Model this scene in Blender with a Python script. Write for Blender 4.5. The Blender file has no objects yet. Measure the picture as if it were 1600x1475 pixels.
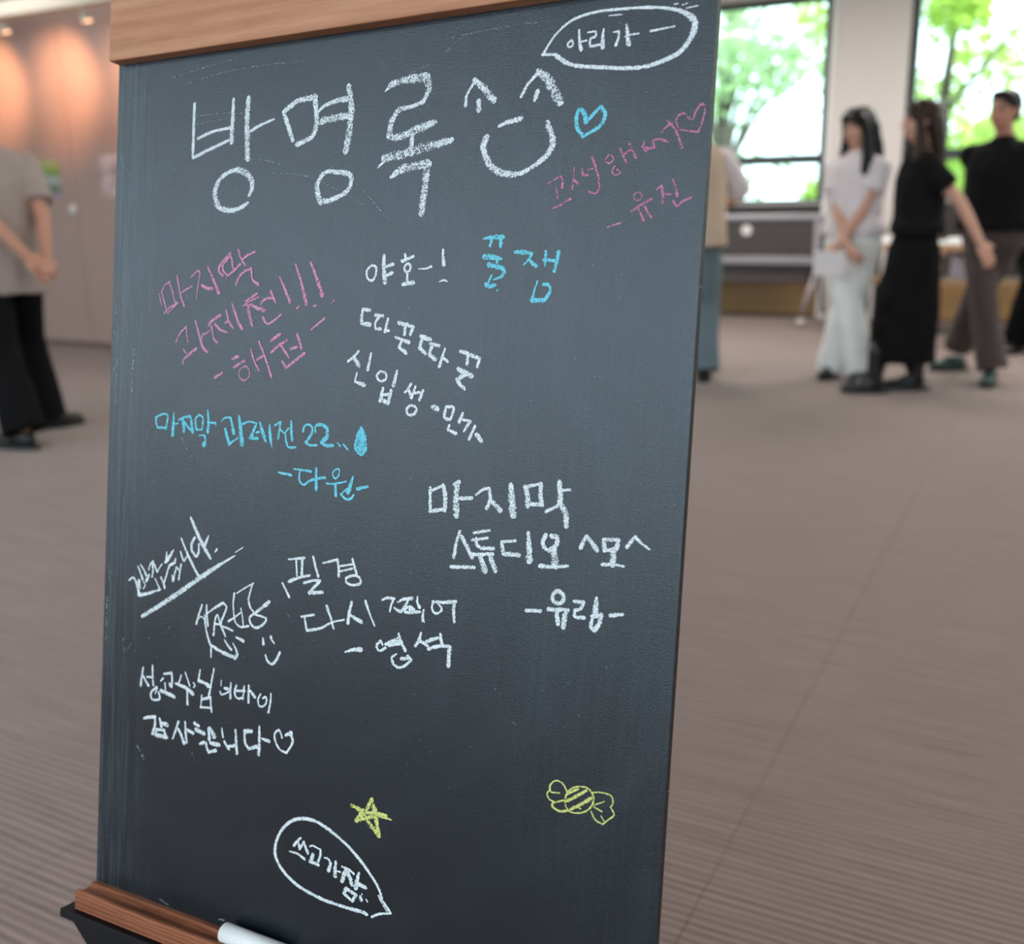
import bpy, bmesh, math, random
from mathutils import Vector, Matrix, Euler

random.seed(7)
sc = bpy.context.scene
COL = sc.collection

# ------------------------------------------------------------------ camera
EYE = Vector((0, 0, 1.05))
RIGHT = Vector((0.8836802, 0.46781928, -0.01595063))
UP = Vector((-0.10441916, 0.23022922, 0.96751803))
FWD = Vector((-0.45629589, 0.85331098, -0.2522983))
cd = bpy.data.cameras.new('camera')
cam = bpy.data.objects.new('camera', cd)
COL.objects.link(cam)
cam.matrix_world = Matrix(((RIGHT.x, UP.x, -FWD.x, EYE.x), (RIGHT.y, UP.y, -FWD.y, EYE.y),
                           (RIGHT.z, UP.z, -FWD.z, EYE.z), (0, 0, 0, 1)))
cd.sensor_fit = 'HORIZONTAL'
cd.sensor_width = 36
cd.lens = 36.0
cd.clip_start = 0.05
cd.dof.use_dof = True
cd.dof.focus_distance = 0.82
cd.dof.aperture_fstop = 4.4
sc.camera = cam

# ------------------------------------------------------------------ world, lights, exposure
sc.view_settings.view_transform = 'Standard'
sc.view_settings.look = 'None'
sc.view_settings.gamma = 1.0
sc.view_settings.use_curve_mapping = False
sc.view_settings.exposure = 0.33
sc.cycles.use_denoising = True
sc.cycles.max_bounces = 8
sc.cycles.diffuse_bounces = 4
sc.cycles.transparent_max_bounces = 24
sc.cycles.sample_clamp_indirect = 6.0
sc.cycles.caustics_reflective = False
sc.cycles.caustics_refractive = False

w = bpy.data.worlds.new('sky')
sc.world = w
w.use_nodes = True
bg = w.node_tree.nodes['Background']
bg.inputs[0].default_value = (0.72, 0.89, 1.0, 1)
bg.inputs[1].default_value = 4.2

def light(name, kind, loc, direction, energy, color, size=None, size_y=None, portal=False, spot=None, blend=0.5):
    L = bpy.data.lights.new(name, kind)
    o = bpy.data.objects.new(name, L)
    COL.objects.link(o)
    o.location = loc
    o.rotation_euler = Vector(direction).to_track_quat('-Z', 'Y').to_euler()
    L.energy = energy
    L.color = color
    if kind == 'AREA':
        L.shape = 'RECTANGLE'
        L.size = size
        L.size_y = size_y or size
        if portal: L.cycles.is_portal = True
    elif kind == 'SPOT':
        L.spot_size = math.radians(spot)
        L.spot_blend = blend
        L.shadow_soft_size = 0.03
    elif kind == 'SUN':
        L.angle = math.radians(0.6)
    return o

light('sun', 'SUN', (12, -4, 20), (-0.75, 0.42, -1.0), 8.0, (1.0, 0.95, 0.82))
for x0, x1 in ((-4.7, -2.02), (-1.33, 1.3), (1.95, 4.35)):
    light('window_portal', 'AREA', ((x0 + x1) / 2, 9.93, 1.9), (0, -1, 0), 1, (1, 1, 1), x1 - x0, 1.75, portal=True)
for x0 in (-8.9, -5.7, -2.5, 0.7):
    light('rear_window_portal', 'AREA', (x0 + 1.3, -5.15, 1.875), (0, 1, 0), 1, (1, 1, 1), 2.6, 1.85, portal=True)
# ceiling lamps of the hall
for lx in (-6.4, -3.2, 0.0, 3.0):
    for ly in (2.0, 4.6, 7.6):
        light('ceiling_lamp', 'AREA', (lx, ly, 2.86), (0, 0, -1), 11 if ly < 5 else 52, (1.0, 0.94, 0.89), 1.1, 0.3)
for lx in (-7.4, -4.9, -2.4, 0.1, 2.6):         # unseen bluish lamps near the rear windows, added for the board's sheen
    for ly, en in ((-4.2, 34), (-2.3, 22)):
        light('ceiling_lamp', 'AREA', (lx, ly, 2.86), (0, 0, -1), en, (0.70, 0.89, 1.0), 1.3, 0.7)

# ------------------------------------------------------------------ node helpers
def mat(name, color=(0.5, 0.5, 0.5), rough=0.6, metal=0.0, spec=0.5, emit=None, sheen=0.0):
    m = bpy.data.materials.new(name)
    m.use_nodes = True
    b = m.node_tree.nodes['Principled BSDF']
    b.inputs['Base Color'].default_value = (*color, 1)
    b.inputs['Roughness'].default_value = rough
    b.inputs['Metallic'].default_value = metal
    b.inputs['Specular IOR Level'].default_value = spec
    if sheen: b.inputs['Sheen Weight'].default_value = sheen
    if emit:
        b.inputs['Emission Color'].default_value = (*emit[0], 1)
        b.inputs['Emission Strength'].default_value = emit[1]
    return m

class NT:
    def __init__(s, m):
        s.m = m; s.t = m.node_tree; s.b = s.t.nodes['Principled BSDF']
    def n(s, typ, **kw):
        x = s.t.nodes.new(typ)
        for k, v in kw.items(): setattr(x, k, v)
        return x
    def l(s, a, b): s.t.links.new(a, b)
    def coords(s, scale=(1, 1, 1), rot=(0, 0, 0), out='Object'):
        c = s.n('ShaderNodeTexCoord'); mp = s.n('ShaderNodeMapping')
        mp.inputs['Scale'].default_value = scale; mp.inputs['Rotation'].default_value = rot
        s.l(c.outputs[out], mp.inputs[0]); return mp.outputs[0]
    def noise(s, vec, scale=5, detail=3, rough=0.5, dist=0.0):
        x = s.n('ShaderNodeTexNoise')
        x.inputs['Scale'].default_value = scale; x.inputs['Detail'].default_value = detail
        x.inputs['Roughness'].default_value = rough; x.inputs['Distortion'].default_value = dist
        s.l(vec, x.inputs['Vector']); return x.outputs['Fac']
    def ramp(s, fac, stops):
        r = s.n('ShaderNodeValToRGB'); e = r.color_ramp.elements
        while len(e) < len(stops): e.new(0.5)
        for i, (p, c) in enumerate(stops):
            e[i].position = p; e[i].color = (*c, 1) if len(c) == 3 else c
        s.l(fac, r.inputs[0]); return r.outputs[0]
    def math(s, op, a, b=None, c=None, clamp=False):
        x = s.n('ShaderNodeMath', operation=op); x.use_clamp = clamp
        for i, v in enumerate((a, b, c)):
            if v is None: continue
            if isinstance(v, (int, float)): x.inputs[i].default_value = v
            else: s.l(v, x.inputs[i])
        return x.outputs[0]
    def mix(s, fac, a, b):
        x = s.n('ShaderNodeMix', data_type='RGBA')
        for i, v in ((0, fac), (6, a), (7, b)):
            if isinstance(v, (int, float)): x.inputs[i].default_value = v
            elif isinstance(v, tuple): x.inputs[i].default_value = (*v, 1)
            else: s.l(v, x.inputs[i])
        return x.outputs[2]
    def bump(s, h, strength=0.3, dist=0.001, normal=None):
        x = s.n('ShaderNodeBump'); x.inputs['Strength'].default_value = strength
        x.inputs['Distance'].default_value = dist
        s.l(h, x.inputs['Height'])
        if normal is not None: s.l(normal, x.inputs['Normal'])
        s.l(x.outputs[0], s.b.inputs['Normal']); return x.outputs[0]

def cloth(name, color, rough=0.9, var=0.15, scale=9, bump=0.6):
    m = mat(name, color, rough, spec=0.2 if color[0] > 0.05 else 0.08, sheen=0.1 if color[0] > 0.05 else 0.0); k = NT(m)
    v = k.coords(); f = k.noise(v, scale, 3)
    k.l(k.mix(f, tuple(c * (1 - var) for c in color), tuple(min(1, c * (1 + var)) for c in color)), k.b.inputs['Base Color'])
    f2 = k.noise(k.coords((1, 1, 0.35)), 14, 2, dist=1.2)
    k.bump(f2, bump, 0.02)
    return m

def wood(name, c_dark, c_mid, c_light, axis='x', rings=9, knots=(), rough=0.5, scale=1.0, fineness=0.28, wave=0.25):
    m = mat(name, c_mid, rough, spec=0.35); k = NT(m)
    sc3 = {'x': (0.9, 14, 14), 'z': (14, 14, 0.9), 'y': (14, 0.9, 14)}[axis]
    v = k.coords(tuple(q * scale for q in sc3))
    f = k.noise(v, 1.6, 4, 0.6, 0.6)
    w1 = k.n('ShaderNodeTexWave', wave_type='BANDS', bands_direction='Z' if axis != 'z' else 'X')
    w1.inputs['Scale'].default_value = rings; w1.inputs['Distortion'].default_value = 5.0
    w1.inputs['Detail'].default_value = 2.5; w1.inputs['Detail Scale'].default_value = 0.9
    k.l(k.coords(tuple(q * scale for q in {'x': (1.1, 5, 5), 'z': (5, 5, 1.1), 'y': (5, 1.1, 5)}[axis])), w1.inputs['Vector'])
    h = k.math('ADD', k.math('MULTIPLY', f, 1 - wave), k.math('MULTIPLY', w1.outputs['Fac'], wave))
    colr = k.ramp(h, [(0.2, c_dark), (0.5, c_mid), (0.8, c_light)])
    fine = k.noise(k.coords(tuple(q * 9 * scale for q in sc3)), 1.5, 2)
    colr = k.mix(k.math('MULTIPLY', fine, fineness), colr, c_dark)
    for (kx, kz, r) in knots:
        c = k.n('ShaderNodeTexCoord'); mp = k.n('ShaderNodeMapping')
        mp.inputs['Location'].default_value = (-kx, 0, -kz); k.l(c.outputs['Object'], mp.inputs[0])
        mp2 = k.n('ShaderNodeMapping'); mp2.inputs['Scale'].default_value = (1 / r, 0, 1.25 / r); k.l(mp.outputs[0], mp2.inputs[0])
        ln = k.n('ShaderNodeVectorMath', operation='LENGTH'); k.l(mp2.outputs[0], ln.inputs[0])
        d = k.math('ADD', ln.outputs['Value'], k.math('MULTIPLY', k.noise(k.coords(), 60, 2), 0.5))
        rg = k.math('SINE', k.math('MULTIPLY', d, 9.0))
        kc = k.mix(k.math('MULTIPLY_ADD', rg, 0.3, 0.5, clamp=True), c_mid, c_dark)
        fac = k.math('SUBTRACT', 1.5, d, clamp=True)
        colr = k.mix(fac, colr, kc)
    k.l(colr, k.b.inputs['Base Color'])
    k.bump(k.math('ADD', h, k.math('MULTIPLY', fine, 0.4)), 0.25, 0.0006)
    return m

# ------------------------------------------------------------------ mesh helpers
SCR = bpy.data.scenes.new('scratch')
_sph = {}
class MB:
    def __init__(s): s.bm = bmesh.new()
    def box(s, c, size, rot=None, bevel=0.0, mtx=None):
        r = bmesh.ops.create_cube(s.bm, size=1.0)
        vs = r['verts']
        M = Matrix.Translation(c) @ (Euler(rot).to_matrix().to_4x4() if rot else Matrix()) @ Matrix.Diagonal((*size, 1))
        if mtx is not None: M = mtx @ M
        bmesh.ops.transform(s.bm, matrix=M, verts=vs)
        if bevel:
            es = list({e for v in vs for e in v.link_edges})
            bmesh.ops.bevel(s.bm, geom=es, offset=bevel, segments=2, affect='EDGES', profile=0.5)
        return s
    def bx(s, x0, x1, y0, y1, z0, z1, bevel=0.0):
        return s.box(((x0 + x1) / 2, (y0 + y1) / 2, (z0 + z1) / 2), (x1 - x0, y1 - y0, z1 - z0), bevel=bevel)
    def cyl(s, a, b, r1, r2=None, seg=16, caps=True):
        a, b = Vector(a), Vector(b); d = b - a
        r = bmesh.ops.create_cone(s.bm, cap_ends=caps, segments=seg, radius1=r1, radius2=r1 if r2 is None else r2, depth=d.length)
        M = Matrix.Translation((a + b) / 2) @ d.to_track_quat('Z', 'Y').to_matrix().to_4x4()
        bmesh.ops.transform(s.bm, matrix=M, verts=r['verts']); return s
    def ball(s, c, r, seg=14, rot=None):
        r = (r, r, r) if isinstance(r, (int, float)) else r
        if seg not in _sph:
            tmp = bmesh.new(); bmesh.ops.create_uvsphere(tmp, u_segments=seg, v_segments=max(6, seg // 2 + 2), radius=1)
            tmp.verts.index_update(); _sph[seg] = ([v.co.copy() for v in tmp.verts], [[v.index for v in f.verts] for f in tmp.faces]); tmp.free()
        M = Matrix.Translation(c) @ (rot.to_4x4() if rot is not None else Matrix()) @ Matrix.Diagonal((*r, 1))
        vs = [s.bm.verts.new(M @ v) for v in _sph[seg][0]]
        for f in _sph[seg][1]: s.bm.faces.new([vs[i] for i in f])
        return s
    def chain(s, pts, rad, seg=14):
        for i, (p, r) in enumerate(zip(pts, rad)):
            s.ball(p, r, seg)
            if i: s.cyl(pts[i - 1], p, rad[i - 1], r, seg)
        return s
    def loft(s, rings, seg=24, power=2.0):
        prev = None; first = None
        for (c, rx, ry, ang) in rings:
            vs = []
            ca, sa = math.cos(ang), math.sin(ang)
            for i in range(seg):
                t = 2 * math.pi * i / seg; ct, st = math.cos(t), math.sin(t)
                x = rx * math.copysign(abs(ct) ** (2 / power), ct); y = ry * math.copysign(abs(st) ** (2 / power), st)
                vs.append(s.bm.verts.new((c[0] + x * ca - y * sa, c[1] + x * sa + y * ca, c[2])))
            if prev:
                for i in range(seg):
                    s.bm.faces.new((prev[i], prev[(i + 1) % seg], vs[(i + 1) % seg], vs[i]))
            else: first = vs
            prev = vs
        s.bm.faces.new(list(reversed(first))); s.bm.faces.new(prev)
        return s
    def prism(s, pts, y0, y1):                      # outline in x,z extruded along y
        a = [s.bm.verts.new((p[0], y0, p[1])) for p in pts]; b = [s.bm.verts.new((p[0], y1, p[1])) for p in pts]
        n = len(pts)
        for i in range(n): s.bm.faces.new((a[i], b[i], b[(i + 1) % n], a[(i + 1) % n]))
        s.bm.faces.new(list(reversed(a))); s.bm.faces.new(b)
        return s
    def build(s, name, m, parent=None, smooth=False, kind=None, label=None):
        bmesh.ops.recalc_face_normals(s.bm, faces=s.bm.faces)
        me = bpy.data.meshes.new(name); s.bm.to_mesh(me); s.bm.free()
        if smooth: me.shade_smooth()
        me.materials.append(m)
        o = bpy.data.objects.new(name, me); COL.objects.link(o)
        if parent is not None: o.parent = parent
        if kind: o['kind'] = kind
        if label: o['label'] = label
        return o
    def remesh(s, name, m, parent, voxel=0.008, smooth_it=3, label=None, noise=0.0, nscale=8):
        o = s.build(name, m, parent)
        COL.objects.unlink(o); o.parent = None; SCR.collection.objects.link(o)
        r = o.modifiers.new('r', 'REMESH'); r.mode = 'VOXEL'; r.voxel_size = voxel; r.use_smooth_shade = True
        if smooth_it:
            q = o.modifiers.new('s', 'SMOOTH'); q.iterations = smooth_it; q.factor = 0.5
        with bpy.context.temp_override(scene=SCR, view_layer=SCR.view_layers[0]):
            dg = bpy.context.evaluated_depsgraph_get()
        me = bpy.data.meshes.new_from_object(o.evaluated_get(dg))
        SCR.collection.objects.unlink(o); COL.objects.link(o); o.parent = parent
        o.modifiers.clear(); old = o.data; o.data = me
        if noise:
            from mathutils import noise as nz
            n_ = len(me.vertices); co = [0.0] * (3 * n_); no = [0.0] * (3 * n_)
            me.vertices.foreach_get('co', co); me.vertices.foreach_get('normal', no)
            for i in range(0, 3 * n_, 3):
                d = noise * nz.noise(Vector((co[i] * nscale * 1.6, co[i + 1] * nscale * 1.6, co[i + 2] * nscale * 0.7)))
                co[i] += no[i] * d; co[i + 1] += no[i + 1] * d; co[i + 2] += no[i + 2] * d
            me.vertices.foreach_set('co', co); me.update()
        me.shade_smooth()
        if not me.materials: me.materials.append(m)
        if label: o['label'] = label
        return o

def thing(name, label, cat, loc=(0, 0, 0), rotz=0.0, group=None):
    o = bpy.data.objects.new(name, None); COL.objects.link(o)
    o.empty_display_size = 0.1
    o.location = loc; o.rotation_euler = (0, 0, rotz)
    o['label'] = label; o['category'] = cat
    if group: o['group'] = group
    return o
def struct(name, mb, m, **kw):
    return mb.build(name, m, kind='structure', **kw)

# ------------------------------------------------------------------ materials of the room
m_wall = mat('plaster', (0.72, 0.66, 0.645), 0.85, spec=0.2); k = NT(m_wall)
k.bump(k.noise(k.coords(), 60, 3), 0.15, 0.002)
m_dark = mat('dark_wall', (0.035, 0.028, 0.027), 0.6)
m_frame = mat('window_frame_paint', (0.035, 0.045, 0.045), 0.45)
m_ceil = mat('ceiling_paint', (0.84, 0.83, 0.81), 0.9, spec=0.1)
m_panel = mat('partition_panel', (0.44, 0.34, 0.30), 0.75, spec=0.25); k = NT(m_panel)
k.l(k.mix(k.noise(k.coords((1, 1, 0.2)), 1.2, 3), (0.40, 0.30, 0.265), (0.46, 0.345, 0.305)), k.b.inputs['Base Color'])
m_floorbase = mat('screed', (0.12, 0.11, 0.10), 0.9)
m_base = mat('skirting', (0.16, 0.12, 0.10), 0.6)
m_tan = wood('tan_wood', (0.20, 0.115, 0.045), (0.30, 0.185, 0.08), (0.36, 0.23, 0.11), 'x', 4)

m_carpet = mat('ribbed_carpet', (0.2, 0.15, 0.14), 0.95, spec=0.12, sheen=0.25); k = NT(m_carpet)
c0 = k.coords((1, 1, 1))
warp = k.noise(k.coords((1.0, 3.0, 1)), 3.0, 2)
sep = k.n('ShaderNodeSeparateXYZ'); k.l(c0, sep.inputs[0])
yy = k.math('ADD', k.math('MULTIPLY', sep.outputs['Y'], 2 * math.pi / 0.0175), k.math('MULTIPLY', warp, 5.0))
rib = k.math('MULTIPLY_ADD', k.math('SINE', yy), 0.5, 0.5)
streak = k.noise(k.coords((2.2, 60, 1)), 1.6, 4, 0.65)
patch = k.noise(k.coords((1, 1, 1)), 0.7, 3)
h = k.math('ADD', k.math('MULTIPLY', rib, 0.30), k.math('MULTIPLY', streak, 0.75))
colr = k.ramp(h, [(0.22, (0.110, 0.072, 0.064)), (0.5, (0.215, 0.150, 0.132)), (0.82, (0.36, 0.270, 0.240))])
colr = k.mix(k.math('MULTIPLY', patch, 0.35), colr, (0.19, 0.13, 0.115))
k.l(colr, k.b.inputs['Base Color'])
fib = k.noise(k.coords((60, 220, 1)), 2.0, 2)
k.bump(k.math('ADD', h, k.math('MULTIPLY', fib, 0.5)), 0.7, 0.004)

# ------------------------------------------------------------------ room shell
X0, X1, Y0, Y1, YL, XR, ZC = -9.6, 4.6, -5.1, 9.75, 5.658, -4.9, 2.92
floor = struct('floor', MB().bx(X0, X1, Y0, Y1 + 0.2, -0.12, -0.006), m_floorbase)
edges = [X0] + [-9.4 + i for i in range(14)] + [X1]
strip0 = None
for i in range(len(edges) - 1):
    a, b = edges[i], edges[i + 1]
    MB().bx(a + 0.0005, b - 0.0005, Y0, Y1 + 0.18, -0.007, 0.0, bevel=0.0006).build('carpet_strip', m_carpet, floor)
struct('ceiling', MB().bx(X0 - 0.2, X1 + 0.2, Y0 - 0.3, Y1 + 0.3, ZC, ZC + 0.2), m_ceil)
wl = struct('wall_left', MB().bx(X0, XR - 0.12, YL + 0.03, YL + 0.15, 0, ZC), m_base)
for i in range(-3, 3):
    a = -6.8 + i * 1.2; b = a + 1.2
    a, b = max(a, X0), min(b, XR - 0.12)
    if b - a > 0.05:
        MB().bx(a + 0.003, b - 0.003, YL, YL + 0.03, 0.03, ZC - 0.02, bevel=0.002).build('wall_panel', m_panel, wl)
struct('baseboard_left', MB().bx(X0, XR - 0.12, YL - 0.012, YL + 0.01, 0.0, 0.045, bevel=0.003), m_base)
struct('wall_end', MB().bx(X0 - 0.15, X0, Y0, YL + 0.15, 0, ZC), m_wall)
struct('wall_return', MB().bx(XR - 0.12, XR, YL - 0.01, Y1, 0, ZC), m_wall)
struct('wall_right', MB().bx(X1, X1 + 0.15, Y0, Y1 + 0.2, 0, ZC), m_wall)
# rear wall with its row of windows (behind the camera)
rw = MB()
rw.bx(X0, X1, Y0 - 0.2, Y0, 0, 1.2).bx(X0, X1, Y0 - 0.2, Y0, 2.8, ZC)
xs = [X0, -8.9, -6.3, -5.7, -3.1, -2.5, 0.1, 0.7, 3.3, X1]
for i in range(0, len(xs), 2): rw.bx(xs[i], xs[i + 1], Y0 - 0.2, Y0, 1.2, 2.8)
struct('wall_rear', rw, m_wall)
# window wall
YW = Y1
SILL, TOP = 1.03, 2.78
wins = [(-4.75, -2.0), (-1.35, 1.32), (1.95, 4.38)]
wb = MB()
wb.bx(XR, X1, YW, YW + 0.24, TOP, ZC)
px_ = [XR] + [v for w_ in wins for v in w_] + [X1]
for i in range(0, len(px_), 2): wb.bx(px_[i], px_[i + 1], YW, YW + 0.24, 0.0, TOP)
struct('wall_window', wb, m_wall)
lw = MB()
for a, b in wins: lw.bx(a, b, YW + 0.005, YW + 0.2, 0.0, SILL - 0.02)
struct('wall_below_windows', lw, m_dark)
m_sill = mat('sill_stone', (0.5, 0.5, 0.48), 0.35)
for i, (a, b) in enumerate(wins):
    struct('trim_%d' % (i + 1), MB().bx(a, b, YW + 0.03, YW + 0.24, SILL - 0.02, SILL + 0.005, bevel=0.004), m_sill)
for a, b in wins:
    n = 3
    for j in range(n):
        u0 = a + (b - a) * j / n; u1 = a + (b - a) * (j + 1) / n
        o = MB().bx(u0 + 0.002, u1 - 0.002, YW - 0.03, YW + 0.006, 0.02, 0.31, bevel=0.003).build('wood_panel', m_tan, bpy.data.objects['wall_below_windows'])
m_white_trim = mat('white_trim', (0.8, 0.8, 0.78), 0.5)
struct('trim_4', MB().bx(-1.998, -1.955, YW - 0.012, YW + 0.0, 0.0, TOP, bevel=0.003), m_white_trim)
# glass
m_glass = bpy.data.materials.new('window_glass'); m_glass.use_nodes = True
t = m_glass.node_tree; t.nodes.clear()
out = t.nodes.new('ShaderNodeOutputMaterial'); mx = t.nodes.new('ShaderNodeMixShader')
tr = t.nodes.new('ShaderNodeBsdfTransparent'); gl = t.nodes.new('ShaderNodeBsdfGlossy'); fr = t.nodes.new('ShaderNodeFresnel')
tr.inputs[0].default_value = (0.90, 0.97, 0.93, 1); gl.inputs['Roughness'].default_value = 0.01; fr.inputs[0].default_value = 1.18
t.links.new(fr.outputs[0], mx.inputs[0]); t.links.new(tr.outputs[0], mx.inputs[1]); t.links.new(gl.outputs[0], mx.inputs[2]); t.links.new(mx.outputs[0], out.inputs[0])
for i, (a, b) in enumerate(wins):
    f = MB()
    y0, y1 = YW + 0.05, YW + 0.12
    f.bx(a, a + 0.065, y0, y1, SILL, TOP).bx(b - 0.065, b, y0, y1, SILL, TOP)
    f.bx(a + 0.065, b - 0.065, y0, y1, SILL, SILL + 0.03).bx(a + 0.065, b - 0.065, y0, y1, TOP - 0.06, TOP)
    f.bx(a + 0.065, b - 0.065, y0, y1, 1.365, 1.455)
    wf = struct('window_%d' % (i + 1), f, m_frame)
    MB().bx(a + 0.06, b - 0.06, y0 + 0.03, y0 + 0.036, SILL + 0.025, 1.37).build('pane', m_glass, wf)
    MB().bx(a + 0.06, b - 0.06, y0 + 0.03, y0 + 0.036, 1.45, TOP - 0.055).build('pane', m_glass, wf)

# ------------------------------------------------------------------ outside
m_lawn = mat('lawn', (0.12, 0.25, 0.04), 0.9)
gnd = MB().bx(-60, 60, 10.2, 90, -3.6, -3.5).build('ground', m_lawn, kind='structure')
m_facade = mat('pale_facade', (0.60, 0.72, 0.66), 0.8)  # added building, its pale mint colour gives the haze in the left window
fac = thing('building', 'pale mint building added behind the trees for the haze in the left window', 'building', (-15.0, 30.0, -3.5))
MB().bx(-5.0, 2.9, 0, 8, 0, 16).build('wall', m_facade, fac)
m_fwin = mat('far_window', (0.25, 0.32, 0.32), 0.2)
for fx in (-3.6, -1.2, 1.2):
    for fz in (2.0, 5.4, 8.8, 12.2):
        MB().bx(fx, fx + 1.1, -0.05, 0.05, fz, fz + 1.7).build('window', m_fwin, fac)
m_bark = mat('bark', (0.10, 0.075, 0.055), 0.9)
m_leafs = []
for i, (c, tc) in enumerate([((0.22, 0.32, 0.06), (0.62, 0.74, 0.20)), ((0.26, 0.36, 0.20), (0.55, 0.68, 0.42)), ((0.27, 0.37, 0.07), (0.68, 0.78, 0.22))]):  # second tone is paler, with the left window's haze put into the leaf colour
    m = mat('leaf', c, 0.5); kk = NT(m)
    tl = kk.n('ShaderNodeBsdfTranslucent'); tl.inputs[0].default_value = (*tc, 1)
    ms = kk.n('ShaderNodeMixShader'); ms.inputs[0].default_value = 0.5
    kk.l(kk.b.outputs[0], ms.inputs[1]); kk.l(tl.outputs[0], ms.inputs[2])
    kk.l(ms.outputs[0], kk.t.nodes['Material Output'].inputs['Surface'])
    m_leafs.append(m)
def tree(x, y, top, spread, label, lm, n=3600, leaf=0.09, zlow=0.0, seed=1):
    rnd = random.Random(seed)
    t = thing('tree', label, 'tree', (x, y, -3.5))
    H = top + 3.5
    tk = MB(); tk.chain([Vector((0, 0, 0)), Vector((0.1, 0.05, H * 0.4)), Vector((-0.05, 0.1, H * 0.7)), Vector((0.1, 0, H * 0.93))], [0.22, 0.16, 0.10, 0.03], 10)
    blobs = []
    for i in range(15):
        a = rnd.uniform(0, 6.28); rr = spread * math.sqrt(rnd.uniform(0.02, 1)); z = rnd.uniform(3.5 + zlow, H - 0.4)
        c = Vector((rr * math.cos(a), rr * math.sin(a) * 0.8, z)); blobs.append((c, rnd.uniform(0.5, 0.95)))
        s0 = Vector((0, 0.05, max(1.5, z - rr * 0.8 - 0.4)))
        tk.chain([s0, (s0 + c) / 2 + Vector((0, 0, 0.15)), c], [0.06, 0.035, 0.012], 6)
    tk.build('trunk', m_bark, t, smooth=True)
    vs, fs = [], []
    for i in range(n):
        c, r = rnd.choice(blobs)
        d = Vector((rnd.gauss(0, 1), rnd.gauss(0, 1), rnd.gauss(0, 0.6))).normalized() * r * rnd.uniform(0.3, 1.1) ** 0.6
        p = c + d
        n1 = Vector((rnd.gauss(0, 1), rnd.gauss(0, 1), rnd.gauss(0, 0.7))).normalized()
        n2 = n1.cross(Vector((rnd.gauss(0, 1), rnd.gauss(0, 1), rnd.gauss(0, 1)))).normalized()
        n3 = n1.cross(n2)
        L = leaf * rnd.uniform(0.7, 1.4); b = len(vs)
        vs += [p - n1 * L, p + n2 * L * 0.45 + n3 * L * 0.12, p + n1 * L, p - n2 * L * 0.45 + n3 * L * 0.12]
        fs.append((b, b + 1, b + 2, b + 3))
    me = bpy.data.meshes.new('foliage'); me.from_pydata(vs, [], fs); me.materials.append(lm)
    o = bpy.data.objects.new('foliage', me); COL.objects.link(o); o.parent = t; o['kind'] = 'stuff'
tree(-4.2, 14.0, 4.4, 1.4, 'leafy green tree outside the left window, nearest its right frame', m_leafs[1], 2600, 0.085, 0.2, 3)
tree(-2.1, 20.0, 5.4, 2.5, 'bright yellow-green tree filling the right window', m_leafs[0], 6500, 0.11, 0.2, 5)
tree(1.5, 14.4, 4.2, 1.8, 'sunlit tree at the far right edge outside the right window', m_leafs[2], 4200, 0.085, 0.0, 8)
tree(-9.0, 24.0, 4.0, 2.0, 'pale tree further off behind the left window', m_leafs[1], 3000, 0.10, 0.2, 9)
tree(-3.4, 28.5, 3.2, 3.2, 'low dense tree far behind, seen between the two nearer trees', m_leafs[0], 4200, 0.12, -1.6, 12)

# ------------------------------------------------------------------ the left wall: light rail, prints
m_cream = mat('cream_metal', (0.70, 0.66, 0.55), 0.5)
rail = thing('light_rail', 'long cream rail of spotlights hanging in front of the left wall', 'light rail', (-6.3, 5.02, 0))
MB().bx(-3.2, 1.3, -0.06, 0.06, 2.325, 2.42, bevel=0.006).build('rail', m_cream, rail)
for hx in (-2.8, -0.6, 1.1):
    MB().cyl((hx, 0, 2.42), (hx, 0, ZC), 0.008).build('hanger', m_cream, rail)
m_lampglow = mat('lamp_glow', (1, 0.7, 0.5), 0.4, emit=((1.0, 0.52, 0.28), 5.0))
WARM = (1.0, 0.46, 0.22)
for i in range(4):
    lx = -7.36 + i * 0.80
    lab = ['track spotlight above the man at the left wall', 'small track spotlight at the far left of the cream rail, lit orange',
           'small lit track spotlight next to the top left corner of the blackboard', 'track spotlight hidden behind the blackboard header'][i]
    s = thing('track_spotlight', lab, 'spotlight', (lx, 5.02, 2.325))
    MB().cyl((0, 0, 0), (0, 0.0, -0.02), 0.010).build('bracket', m_cream, s)
    MB().cyl((0, 0.0, -0.02), (0, 0.02, -0.075), 0.026, 0.032, 20).build('lamp_housing', m_cream, s, smooth=False)
    MB().cyl((0, 0.02, -0.0755), (0, 0.0215, -0.082), 0.030, 0.026, 20).build('bulb', m_lampglow, s)
    light('spot_beam', 'SPOT', (lx, 5.045, 2.235), (-0.20, 0.61, -0.24), 50, WARM, spot=78, blend=0.9)
m_paper = mat('paper', (0.78, 0.76, 0.76), 0.8)
m_print = mat('garden_print', (0.5, 0.5, 0.5), 0.6); k = NT(m_print)
v = k.coords(); n1 = k.noise(v, 14, 3); sp = k.n('ShaderNodeSeparateXYZ'); k.l(v, sp.inputs[0])
zz = k.math('ADD', k.math('MULTIPLY', sp.outputs['Z'], 3.4), k.math('MULTIPLY', n1, 0.35))
k.l(k.ramp(zz, [(0.02, (0.10, 0.08, 0.22)), (0.20, (0.42, 0.36, 0.52)), (0.38, (0.08, 0.16, 0.05)), (0.62, (0.45, 0.55, 0.62)), (0.78, (0.12, 0.30, 0.04)), (0.98, (0.38, 0.48, 0.20))]), k.b.inputs['Base Color'])
m_print2 = mat('pink_print', (0.55, 0.40, 0.42), 0.6); k = NT(m_print2)
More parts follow.
